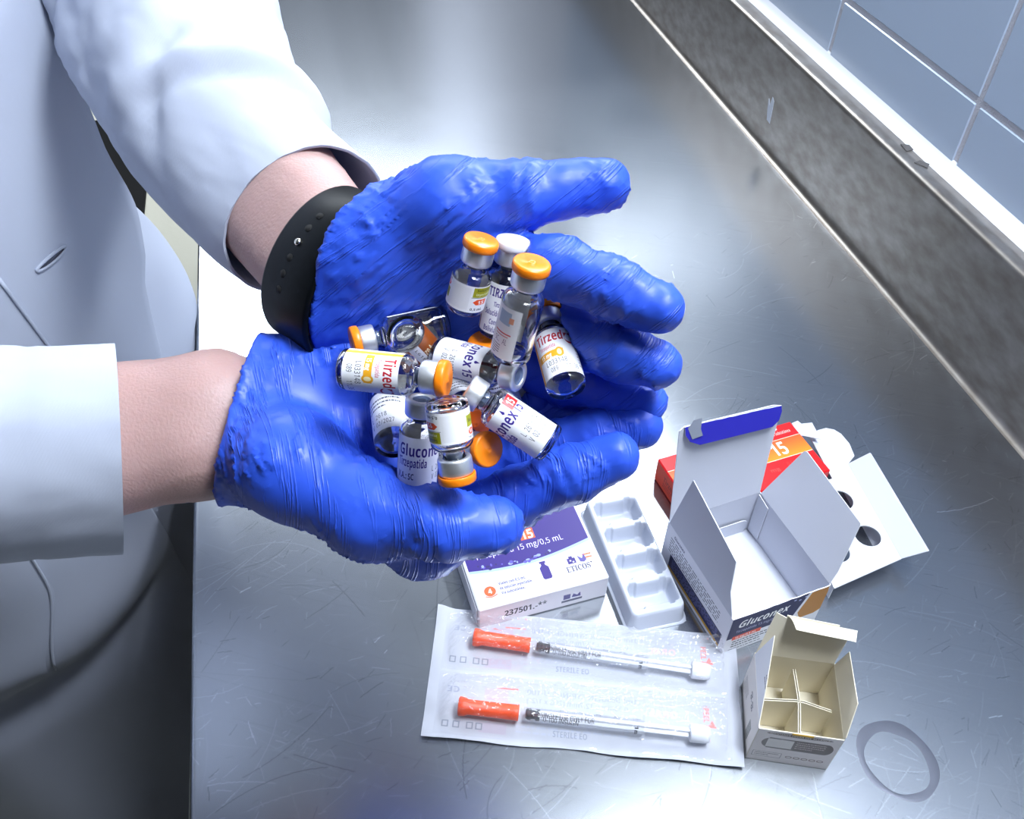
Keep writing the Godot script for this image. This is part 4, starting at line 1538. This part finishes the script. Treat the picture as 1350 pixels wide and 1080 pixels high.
const L_WRIST := Vector3(0.0030, 0.2905, -0.3240)
const L_FORE := Vector3(-0.0340, 0.2960, -0.4250)
const L_ELBOW := Vector3(-0.0830, 0.3250, -0.6000)
const R_WRIST := Vector3(-0.0478, 0.2420, -0.2887)
const R_FORE := Vector3(-0.1300, 0.2320, -0.2975)
const R_ELBOW := Vector3(-0.2850, 0.2000, -0.3350)

func shift(v: PackedVector3Array, off: Vector3) -> PackedVector3Array:
	for k in v.size(): v[k] -= off
	return v

func body(who: Node3D, off: Vector3) -> void:
	var f := Flesh.new()
	f.ks = [0.012, 0.012]
	var ls := Vector3(-0.225, 0.52, -0.79)
	var rs := Vector3(-0.385, 0.52, -0.45)
	# torso, shoulders, neck
	f.bone(Vector3(-0.31, -0.10, -0.66), Vector3(-0.31, 0.35, -0.66), 0.10, 0.10)
	f.bone(Vector3(-0.34, -0.10, -0.55), Vector3(-0.345, 0.35, -0.55), 0.11, 0.115)
	f.bone(Vector3(-0.31, 0.42, -0.68), Vector3(-0.35, 0.42, -0.54), 0.09, 0.09)
	f.bone(ls, rs, 0.06, 0.06)
	f.bone(Vector3(-0.31, 0.50, -0.62), Vector3(-0.30, 0.66, -0.615), 0.06, 0.055)
	f.bone(ls, L_ELBOW, 0.052, 0.040)
	f.bone(rs, R_ELBOW, 0.052, 0.040)
	# forearms: two bones lie side by side in each
	var lx := Vector3(0.0208, 0.0218, -0.0098).normalized()
	var rx := Vector3(0.0115, 0.0152, -0.0250).normalized()
	f.bone(L_ELBOW, L_FORE, 0.040, 0.031)
	var lt := (L_WRIST - L_FORE).normalized()
	var rt := (R_WRIST - R_FORE).normalized()
	for s in [-1.0, 1.0]:
		var o: Vector3 = lx * 0.010 * s
		f.bone(L_FORE + o, L_WRIST + o + lt * 0.006, 0.0270, 0.0190)
		f.bone(L_WRIST + o + lt * 0.006, L_WRIST + o * 0.6 + Vector3(0.026, 0.001, 0.015), 0.0190, 0.0120)
	f.bone(R_ELBOW, R_FORE, 0.040, 0.030)
	for s in [-1.0, 1.0]:
		var o: Vector3 = rx * 0.010 * s
		f.bone(R_FORE + o, R_WRIST + o - rt * 0.010, 0.0270, 0.0205)
		f.bone(R_WRIST + o - rt * 0.010, R_WRIST + o * 0.5 + rt * 0.014, 0.0205, 0.0110)
	var m := f.mesh(0.005)
	put("body", as_mesh(shift(m[0], off), m[1]), M.skin, who)
	for s in [-1.0, 1.0]:
		var hip := Vector3(-0.32 - 0.035 * s, -0.15, -0.62 + 0.085 * s) - off
		put("trouser_leg", tube([hip, hip + Vector3(0, -0.35, 0), hip + Vector3(0, -0.72, 0)], 24, func(u, a): return 0.095 - 0.02 * u, Vector3.RIGHT), M.trousers, who)

func gauss(x: float) -> float: return exp(-x * x)

func coat_point(phi: float, h: float, out: float) -> Vector3:
	# phi 0 is the front of the wearer, positive towards the right arm
	var k := smoothstep(-0.05, -0.7, h)
	var sh := smoothstep(0.36, 0.60, h)
	var A := (0.17 + 0.03 * k) * (1 - 0.35 * sh) + out
	var B := (0.22 + 0.03 * k) * (1 - 0.30 * sh) + out
	# soft vertical and slanting folds, stronger towards the hem
	var w := 0.0035 + 0.010 * k
	var d := w * (sin(phi * 5 + h * 6) + 0.6 * sin(phi * 9 - h * 11 + 1.0))
	d += 0.010 * gauss((h + 0.085 + 0.05 * (phi - 0.3)) / 0.035) * smoothstep(0.1, 0.4, phi)
	d -= 0.017 * gauss((h + 0.128 + 0.05 * (phi - 0.3)) / 0.022) * smoothstep(0.15, 0.4, phi)
	d -= 0.006 * gauss((h - 0.02 - 0.08 * phi) / 0.02) * smoothstep(0.2, 0.7, phi)
	var fx := cos(phi) * (A + d)
	var fz := sin(phi) * (B + d)
	var c := cos(deg_to_rad(25))
	var s := sin(deg_to_rad(25))
	var px := -0.30 + fx * c - fz * s
	if h < 0.006: px = minf(px, -0.1235 - 0.02 * smoothstep(-0.05, -0.2, h))
	return Vector3(px, h, -0.62 + fx * s + fz * c)

func front_edge(h: float) -> float:
	var pts := [Vector2(0.7, -4), Vector2(0.34, -5), Vector2(0.24, -6.8), Vector2(0.17, -11), Vector2(0.145, -10.5), Vector2(0.12, -7.3), Vector2(0.064, -6), Vector2(0.01, 6), Vector2(-0.02, 13), Vector2(-0.17, 10), Vector2(-0.4, 6), Vector2(-0.8, 4)]
	for k in pts.size() - 1:
		if h <= pts[k].x and h >= pts[k + 1].x:
			return deg_to_rad(lerpf(pts[k].y, pts[k + 1].y, smoothstep(pts[k].x, pts[k + 1].x, h)))
	return deg_to_rad(-4)

func coat(who: Node3D, off: Vector3) -> void:
	var nh := 150
	# far half, reaching under the near half at the front
	var rows := []
	for j in nh + 1:
		var h := lerpf(0.62, -0.62, j / float(nh))
		var row := PackedVector3Array()
		for i in 81:
			var phi := deg_to_rad(lerpf(24, -181, i / 80.0))
			row.append(coat_point(phi, h, -0.055 * smoothstep(0.02, 0.16, h) * smoothstep(-2.0, -1.3, phi) * smoothstep(0.1, -0.25, phi) - 0.010 * smoothstep(-0.55, -0.15, phi) * gauss((h - 0.22) / 0.14)) - off)
		rows.append(row)
	var main := put("lab_coat", skin(rows, false, true), M.cloth, who)
	tag(main, "white cotton lab coat")
	# near half: a doubled front edge that stands a little proud
	rows = []
	for j in nh + 1:
		var h := lerpf(0.62, -0.62, j / float(nh))
		var row := PackedVector3Array()
		var e := front_edge(h)
		for q in [[0.5, 0.0025], [0.06, 0.0028], [0.012, 0.0034], [0.0, 0.0042], [0.003, 0.0056], [0.02, 0.0062]]:
			row.append(coat_point(e + q[0] * 0.5, h, q[1]) - off)
		for i in 100:
			var t := i / 99.0
			var phi := lerpf(e + 0.03, PI + 0.02, t)
			row.append(coat_point(phi, h, 0.0062 * smoothstep(0.5, 0.0, t) + 0.001 + 0.007 * gauss((h - 0.20) / 0.09) * gauss((phi - e) / 0.14)) - off)
		rows.append(row)
	put("front_panel", skin(rows, false, false), M.cloth, main)
	# stitched buttonhole
	var hole := []
	var a := Vector2(15.7, 0.195)
	var b := Vector2(9.3, 0.196)
	for ring in 2:
		var path := []
		for k in 33:
			var t := TAU * k / 32.0
			var s := 0.5 + 0.5 * cos(t)
			var q := a.lerp(b, s)
			path.append(coat_point(deg_to_rad(q.x), q.y + 0.0022 * sin(t) * (1.0 if ring == 0 else 0.45), 0.0068) - off)
		hole.append(path)
	put("buttonhole", tube(hole[0], 8, func(u, an): return 0.0011, Vector3.RIGHT, false), M.cloth, main)
	var dark := mat(Color(0.25, 0.26, 0.32), 0.9)
	put("buttonhole_slit", tube(hole[1], 6, func(u, an): return 0.0006, Vector3.RIGHT, false), dark, main)
	# hip pocket with pointed corner
	rows = []
	for j in 25:
		var row := PackedVector3Array()
		var v := j / 24.0
		for i in 25:
			var u := i / 24.0
			var h := lerpf(0.030, -0.115, v)
			var left := 37.5 + 6.5 * smoothstep(0.45, 1.0, v) * 1.4 - 1.0 * v
			var phi := deg_to_rad(lerpf(left, 82, u))
			row.append(coat_point(phi, h - 0.012 * (1 - u) * smoothstep(0.8, 0.3, v) * 0.3, 0.0055 + 0.0022 * smoothstep(0.0, 0.06, minf(minf(u, v), 1 - v) + 0.02)) - off)
		rows.append(row)
	put("pocket", skin(rows, false, false), M.cloth, main)
	var welt := []
	for k in 14:
		var t := k / 13.0
		welt.append(coat_point(deg_to_rad(lerpf(37.5, 44, smoothstep(0.4, 1.0, t))), lerpf(0.028, -0.113, t), 0.0085) - off)
	put("pocket_edge", tube(welt, 8, func(u, an): return 0.0011, Vector3.RIGHT), M.cloth, main)
	# seam with pressed dart above the right cuff
	var seam := []
	for k in 10:
		var t := k / 9.0
		seam.append(coat_point(deg_to_rad(lerpf(21.5, 17, t)), lerpf(0.205, 0.10, t), 0.0066) - off)
	put("seam", tube(seam, 8, func(u, an): return 0.0012, Vector3.RIGHT), M.cloth, main)
	sleeve(main, off, true)
	sleeve(main, off, false)

func sleeve(main: Node3D, off: Vector3, left: bool) -> void:
	var pts: Array
	if left:
		pts = [Vector3(-0.225, 0.54, -0.79), Vector3(-0.165, 0.435, -0.705), Vector3(-0.0815, 0.335, -0.615), Vector3(-0.0595, 0.310, -0.5112), Vector3(-0.0344, 0.2940, -0.4200), Vector3(-0.0080, 0.2880, -0.3640)]
	else:
		pts = [Vector3(-0.385, 0.54, -0.45), Vector3(-0.345, 0.36, -0.385), Vector3(-0.287, 0.212, -0.335), Vector3(-0.218, 0.222, -0.312), Vector3(-0.1633, 0.2360, -0.2970), Vector3(-0.0965, 0.2385, -0.2845)]
	var n := 150
	var seg := 96
	var path := smooth_path(pts, n)
	var total := 0.0
	var dist := PackedFloat32Array()
	for j in n:
		if j: total += (path[j] - path[j - 1]).length()
		dist.append(total)
	var noise := FastNoiseLite.new()
	noise.seed = 3 if left else 9
	noise.frequency = 1.0
	noise.fractal_octaves = 3
	# folds: distance from cuff, angle, slope, width along, width round, height
	var folds: Array
	if left:
		folds = [[0.056, 1.0, 0.016, 0.0055, 1.2, -0.0045], [0.068, 1.0, 0.016, 0.009, 1.3, 0.0075], [0.085, 2.2, -0.04, 0.010, 0.8, -0.004], [0.105, 0.9, 0.02, 0.010, 1.0, -0.0035], [0.135, 1.5, -0.03, 0.016, 1.0, 0.004], [0.165, 0.6, 0.03, 0.012, 0.9, -0.004], [0.225, 2.3, -0.05, 0.014, 1.0, -0.012], [0.250, 2.2, -0.05, 0.022, 1.2, 0.012], [0.29, 2.2, -0.05, 0.02, 1.1, -0.010]]
	else:
		folds = [[0.075, 1.6, 0.02, 0.02, 0.8, 0.0020], [0.11, 2.2, -0.03, 0.015, 0.8, -0.0025], [0.17, 1.0, 0.04, 0.012, 0.9, -0.004], [0.20, 1.2, 0.04, 0.016, 0.9, 0.005]]
	var wide := [[0.0, 0.0395], [0.04, 0.0425], [0.09, 0.050], [0.18, 0.0585], [0.26, 0.062], [0.40, 0.066], [0.60, 0.075]] if left else [[0.0, 0.0440], [0.06, 0.0455], [0.12, 0.048], [0.2, 0.054], [0.4, 0.062], [0.60, 0.075]]
	var rows := []
	var wide_way := Vector3(0.0208, 0.0218, -0.0098).normalized()
	var edge_on := Vector3(0.883, -0.232, -0.096).normalized()
	var ring := func(p: Vector3, t: Vector3, c: float, inset: float) -> PackedVector3Array:
		var x := Vector3.UP.cross(t).normalized()
		var y := t.cross(x)
		var base := 0.05
		for k in wide.size() - 1:
			if c >= wide[k][0] and c <= wide[k + 1][0]: base = lerpf(wide[k][1], wide[k + 1][1], (c - wide[k][0]) / (wide[k + 1][0] - wide[k][0]))
		var row := PackedVector3Array()
		for i in seg:
			var a := TAU * i / seg
			var r: float = base
			for f in folds:
				var da := wrapf(a - f[1], -PI, PI)
				r += f[5] * gauss((c - f[0] - f[2] * da) / f[3]) * gauss(da / f[4])
			r += (0.0012 + 0.006 * smoothstep(0.05, 0.25, c)) * noise.get_noise_3d(c * 16, cos(a) * 1.5, sin(a) * 1.5)
			r -= 0.0011 * gauss((c - 0.036) / 0.0014)
			if left: r += 0.004 * gauss(wrapf(a - 0.15, -PI, PI) / 0.5) * smoothstep(0.05, 0.0, c) - 0.002 * gauss(wrapf(a - 2.4, -PI, PI) / 0.8) * smoothstep(0.04, 0.0, c)
			else: r -= 0.0015 * cos(2 * a) * smoothstep(0.08, 0.0, c)
			if left: r *= 1.0 - 0.22 * smoothstep(0.14, 0.0, c) * (1.0 - pow((x * cos(a) + y * sin(a)).dot(wide_way), 2.0))
			r -= inset
			var skew := 0.0
			if left: skew = 0.010 * cos(a + 0.5) * smoothstep(0.10, 0.0, c)
			else:
				var rad := (x * cos(a) + y * sin(a)) * r
				skew = -rad.dot(edge_on) / t.dot(edge_on) * smoothstep(0.14, 0.0, c)
			row.append(p + (x * cos(a) + y * sin(a)) * r + t * skew - off)
		return row
	for j in n:
		var t: Vector3 = (path[mini(j + 1, n - 1)] - path[maxi(j - 1, 0)]).normalized()
		rows.append(ring.call(path[j], t, total - dist[j], 0.0))
	# turned-in hem
	var last: Vector3 = (path[n - 1] - path[n - 2]).normalized()
	var lining := [rows[n - 1]]
	for q in [[0.0, 0.0012], [-0.0005, 0.0014], [-0.02, 0.0020], [-0.045, 0.0026]]:
		lining.append(ring.call(path[n - 1] + last * q[0], last, maxf(0.0, -q[0]), q[1]))
	put("sleeve", skin(rows, true, true), M.cloth, main)
	put("cuff_lining", skin(lining, true, true), M.cloth, main)

func glove(who: Node3D, off: Vector3, left: bool) -> void:
	var f := Flesh.new()
	var j := {}
	if left:
		j = {w = L_WRIST, t0 = Vector3(0.0164, 0.3075, -0.3109), t1 = Vector3(0.0496, 0.3310, -0.2988), t2 = Vector3(0.0778, 0.3361, -0.2908), t3 = Vector3(0.1078, 0.3399, -0.2855),
			i0 = Vector3(0.0635, 0.3075, -0.2925), i1 = Vector3(0.0831, 0.3243, -0.2583), i2 = Vector3(0.0991, 0.3263, -0.2387), i3 = Vector3(0.1110, 0.3254, -0.2262),
			m0 = Vector3(0.0654, 0.2883, -0.2872), m1 = Vector3(0.0879, 0.2975, -0.2513), m2 = Vector3(0.1021, 0.3026, -0.231), m3 = Vector3(0.1117, 0.303, -0.2216),
			r0 = Vector3(0.0636, 0.2644, -0.2862), r1 = Vector3(0.0899, 0.2707, -0.2539), r2 = Vector3(0.1044, 0.2765, -0.2355), r3 = Vector3(0.1134, 0.2774, -0.2283),
			p0 = Vector3(0.0569, 0.2454, -0.2787), p1 = Vector3(0.0822, 0.2493, -0.2571), p2 = Vector3(0.0951, 0.2552, -0.2452), p3 = Vector3(0.103, 0.2573, -0.2395)}
	else:
		j = {w = R_WRIST, t0 = Vector3(-0.0237, 0.2554, -0.2443), t1 = Vector3(0.0024, 0.2541, -0.2157), t2 = Vector3(0.0274, 0.2626, -0.1976), t3 = Vector3(0.0461, 0.2619, -0.1933),
			i0 = Vector3(0.0227, 0.2277, -0.2211), i1 = Vector3(0.058, 0.2525, -0.2127), i2 = Vector3(0.0783, 0.2667, -0.2075), i3 = Vector3(0.0937, 0.2754, -0.2051),
			m0 = Vector3(0.0321, 0.2242, -0.2487), m1 = Vector3(0.070, 0.2492, -0.2354), m2 = Vector3(0.0947, 0.2647, -0.2259), m3 = Vector3(0.1101, 0.2711, -0.2226),
			r0 = Vector3(0.0338, 0.2284, -0.2671), r1 = Vector3(0.0684, 0.2388, -0.2543), r2 = Vector3(0.0864, 0.2466, -0.2474), r3 = Vector3(0.0983, 0.252, -0.244),
			p0 = Vector3(0.0335, 0.2366, -0.283), p1 = Vector3(0.0584, 0.2443, -0.2698), p2 = Vector3(0.0701, 0.2513, -0.2624), p3 = Vector3(0.0789, 0.2555, -0.2585)}
	var w: Vector3 = j.w
	var x := (Vector3(0.0208, 0.0218, -0.0098) if left else Vector3(0.0115, 0.0152, -0.0250)).normalized()
	var fore := (L_FORE if left else R_FORE)
	var ax := (w - fore).normalized()
	# wrist and palm
	for s in [-1.0, 1.0]:
		f.bone(w + x * 0.011 * s - ax * 0.03, w + x * 0.011 * s + ax * 0.012, 0.0245, 0.0225)
	var near := 1.0 if left else -1.0
	f.bone(w + x * 0.008 * near, j.t0, 0.0205, 0.0185)
	f.bone(j.t0, j.t1, 0.0190, 0.0155)
	f.bone(w + x * 0.006 * near, j.i0, 0.019, 0.0130)
	f.bone(w, j.m0, 0.019, 0.0128)
	f.bone(w, j.r0, 0.019, 0.0125)
	f.bone(w - x * 0.010 * near, j.p0, 0.0200, 0.0120)
	if not left: f.bone(w + x * 0.007 + ax * 0.012, Vector3(0.0040, 0.2640, -0.2930), 0.0180, 0.0160)
	f.bone(j.t1, j.i0, 0.0085, 0.0085)
	f.bone(j.i0, j.m0, 0.0115, 0.0115)
	f.bone(j.m0, j.r0, 0.0115, 0.0115)
	f.bone(j.r0, j.p0, 0.0115, 0.0115)
	# fingers: each a chain of its own
	var k := 0
	for e in [["t1", "t2", "t3", 0.0148, 0.0128, 0.0102], ["i0", "i1", "i2", "i3", 0.0125, 0.0112, 0.0106, 0.0090], ["m0", "m1", "m2", "m3", 0.0125, 0.0114, 0.0106, 0.0090], ["r0", "r1", "r2", "r3", 0.0120, 0.0108, 0.0100, 0.0086], ["p0", "p1", "p2", "p3", 0.0110, 0.0095, 0.0088, 0.0076]]:
		k += 1
		var c: int = e.size() / 2
		for b in c - 1: f.bone(j[e[b]], j[e[b + 1]], e[c + b], e[c + b + 1], k)
	# cut off at the rolled cuff, hollow round the wrist
	var cuff: Vector3 = w + ax * (0.022 if left else 0.002)
	var tilt := ax
	if not left: tilt = (ax + Vector3(-0.1, -0.35, 0.15)).normalized()
	else: tilt = (ax + Vector3(0.25, 0.1, 0.0)).normalized()
	f.cut = [[cuff, tilt]]
	for v in VIALS:
		var y: Vector3 = v[1].normalized()
		f.dents.append([v[0] + y * 0.0068, v[0] + y * 0.0335, 0.0080])
	var m := f.mesh(0.0015)
	var vert: PackedVector3Array = m[0]
	var nor := normals_of(vert, m[1])
	# wrinkles: tension lines over the palm, rings round the fingers, deep creases at the joints
	var n1 := FastNoiseLite.new()
	n1.seed = 14 if left else 15
	n1.frequency = 1.0
	n1.fractal_octaves = 2
	n1.noise_type = FastNoiseLite.TYPE_SIMPLEX
	var palm_dir := (Vector3(0.0546, 0.0544, 0.0092) if left else Vector3(0.0027, -0.0294, 0.0675)).normalized()
	var tips := [j.t3 - j.t1, j.i3 - j.i0, j.m3 - j.m0, j.r3 - j.r0, j.p3 - j.p0]
	var palm_up: Vector3 = (j.i0 - j.p0).cross(j.m0 - j.w).normalized()
	var palm_across := palm_dir.cross(palm_up).normalized()
	var uvs := PackedVector2Array()
	var crease := []
	for e in [["t1", "t2", "t3", 1], ["i0", "i1", "i2", 2], ["i1", "i2", "i3", 2], ["m0", "m1", "m2", 3], ["m1", "m2", "m3", 3], ["r0", "r1", "r2", 4], ["p0", "p1", "p2", 5]]:
		crease.append([j[e[1]], (j[e[2]] - j[e[0]]).normalized(), e[3]])
	for a in vert.size():
		var p := vert[a]
		var dp := 1.0
		var df := 1.0
		var g := 1
		for b in f.a.size():
			var d := f.seg(p, b)
			if f.grp[b] == 0: dp = minf(dp, d)
			elif d < df:
				df = d
				g = f.grp[b]
		var wf := smoothstep(-0.004, 0.005, dp - df)
		var along := p.dot(palm_dir)
		var q := (p - palm_dir * along) * 125.0 + palm_dir * along * 8.0
		var line := maxf(0.0, 1.0 - absf(n1.get_noise_3dv(q)) / 0.30)
		var h := (1.0 - wf) * 0.0014 * line * line * smoothstep(-0.25, 0.35, n1.get_noise_3dv(p * 24.0 + Vector3.ONE * 7))
		var tip: Vector3 = tips[g - 1].normalized()
		along = p.dot(tip)
		q = (p - tip * along) * 55.0 + tip * along * 130.0
		line = maxf(0.0, 1.0 - absf(n1.get_noise_3dv(q + Vector3.ONE * (g * 13))) / 0.28)
		h += wf * (0.0010 * line * line * smoothstep(-0.2, 0.4, n1.get_noise_3dv(p * 40.0)) + 0.0008 * n1.get_noise_3dv(p * 60.0 + Vector3.ONE * 3))
		for c in crease:
			if c[2] != g: continue
			var s: float = (p - c[0]).dot(c[1])
			if absf(s) > 0.012 or (p - c[0]).length() > 0.02: continue
			s += 0.0015 * n1.get_noise_3dv(p * 120.0)
			h += wf * (-0.0008 * gauss(s / 0.0010) + 0.0003 * gauss((s - 0.0030) / 0.0018) + 0.0003 * gauss((s + 0.0030) / 0.0018)) * (0.4 + 0.6 * absf(n1.get_noise_3dv(p * 45.0)) * 2.0)
		# loose, gathered cuff
		var cd: float = (p - cuff).dot(tilt)
		h += 0.0007 * smoothstep(0.003, 0.008, cd) * smoothstep(0.030, 0.008, cd) * n1.get_noise_3dv((p - tilt * cd) * 110.0 + tilt * cd * 30.0) + 0.0009 * gauss((cd - 0.0012) / 0.0012)
		vert[a] = p + nor[a] * h
		uvs.append(Vector2(p.dot(palm_dir) * 5.0, p.dot(palm_across) * 11.0))
	put("glove", as_mesh(shift(vert, off), m[1], uvs), M.glove, who)

func watch(who: Node3D, off: Vector3) -> void:
	# black strap round the left wrist, between cuff and glove
	var x := Vector3(0.0208, 0.0218, -0.0098).normalized()
	var ax := (L_WRIST - L_FORE).normalized()
	ax = (ax + Vector3(0.25, 0.1, 0.0)).normalized()
	x = (x - ax * x.dot(ax)).normalized()
	var y := ax.cross(x)
	var c := L_WRIST + (L_WRIST - L_FORE).normalized() * 0.0075
	var around := func(a: float, s: float, r: float) -> Vector3:
		return c + x * cos(a) * (0.0340 + r) + y * sin(a) * (0.0250 + r) + ax * s - off
	var rows := []
	for k in 65:
		var a := TAU * k / 64
		var row := PackedVector3Array()
		for q in [[-0.0150, -0.0008], [-0.0157, 0.0], [-0.0153, 0.0012], [-0.0140, 0.0018], [0.0140, 0.0018], [0.0153, 0.0012], [0.0157, 0.0], [0.0150, -0.0008]]:
			row.append(around.call(a, q[0], q[1]))
		rows.append(row)
	var band := put("watch_strap", skin(rows, true, true), M.strap, who)
	tag(band, "smooth black rubber watch strap")
	M.hole = mat(Color(0.0, 0.0, 0.0), 0.9)
	var steel := mat(Color(0.9, 0.88, 0.82), 0.2, 1.0)
	# which way round faces up: towards +y of the section
	for k in 6:
		var a := 1.05 + k * 0.20
		var p: Vector3 = around.call(a, -0.003, 0.0016)
		var up: Vector3 = (around.call(a, -0.003, 0.01) - p).normalized()
		var b := Basis(ax, up, ax.cross(up)).orthonormalized()
		if k == 2: put("strap_pin", lathe([Vector2(0, 0), Vector2(0.0016, 0), Vector2(0.0016, 0.0008), Vector2(0.0010, 0.0014), Vector2(0, 0.0015)], 20), steel, band, Transform3D(b, p))
		else: put("strap_hole", lathe([Vector2(0, 0), Vector2(0.0017, 0), Vector2(0.0017, 0.0003), Vector2(0, 0.00032)], 20), M.hole, band, Transform3D(b, p))

# ---------------------------------------------------------------- odds and ends
func small_things() -> void:
	# scrap of tape left on the backsplash
	var scrap := mat(Color(0.82, 0.84, 0.88), 0.6)
	var t := thing("tape_scrap", "torn scrap of white tape stuck to the steel backsplash", "tape", Transform3D(Basis(), Vector3(0.5208, 0.047, -0.868)))
	put("scrap", sheet(Vector3.ZERO, Vector3.FORWARD, Vector3.UP, PackedVector2Array([Vector2(-0.006, -0.014), Vector2(0.002, -0.013), Vector2(0.006, -0.002), Vector2(0.008, 0.010), Vector2(0.003, 0.004), Vector2(0.001, 0.015), Vector2(-0.004, 0.012), Vector2(-0.005, 0.0)]), 0.0005, [scrap, scrap, scrap]), null, t)
	var flake := mat(Color(0.35, 0.34, 0.34), 0.7)
	var where := [Vector3(0.5375, 0.1163, -0.647), Vector3(0.5355, 0.1163, -0.617)]
	var say := ["small dark chip on the backsplash ledge, the farther of the two", "small dark chip on the backsplash ledge, the nearer of the two"]
	for k in 2:
		var c := thing("ledge_chip", say[k], "chip", Transform3D(Basis(Vector3.UP, k * 0.7), where[k]), "chips on the backsplash ledge")
		put("chip_body", sheet(Vector3.ZERO, Vector3.RIGHT, Vector3.FORWARD, PackedVector2Array([Vector2(-0.004, -0.006), Vector2(0.004, -0.005), Vector2(0.005, 0.004), Vector2(-0.002, 0.007)]), 0.0006, [flake, flake, flake]), null, c)
	# crumpled clear film on the table between the tray and the open carton
	var n := FastNoiseLite.new()
	n.seed = 30
	n.frequency = 1.0
	n.fractal_type = FastNoiseLite.FRACTAL_RIDGED
	n.fractal_octaves = 3
	var rows := []
	for j in 41:
		var row := PackedVector3Array()
		for i in 31:
			var u := i / 30.0
			var v := j / 40.0
			var wob := 0.004 * sin(v * 9) + 0.003 * sin(v * 23)
			row.append(Vector3(lerpf(-0.011, 0.011, u) + wob * (1 if u > 0.5 else -0.6) * absf(u - 0.5) * 2, 0.0006 + 0.0042 * maxf(0.0, n.get_noise_2d(u * 3, v * 7)) * sin(PI * u), lerpf(-0.045, 0.035, v) + 0.003 * sin(u * 8)))
		rows.append(row)
	var film := mat(Color(0.95, 0.97, 1.0, 0.08), 0.1)
	film.transparency = BaseMaterial3D.TRANSPARENCY_ALPHA
	var w := thing("film_wrapper", "crumpled strip of clear film lying between the tray and the open carton", "wrapper", Transform3D(Basis(Vector3.UP, -0.05), Vector3(0.2005, 0.0, -0.385)))
	put("film_sheet", skin(rows, false, false), film, w)
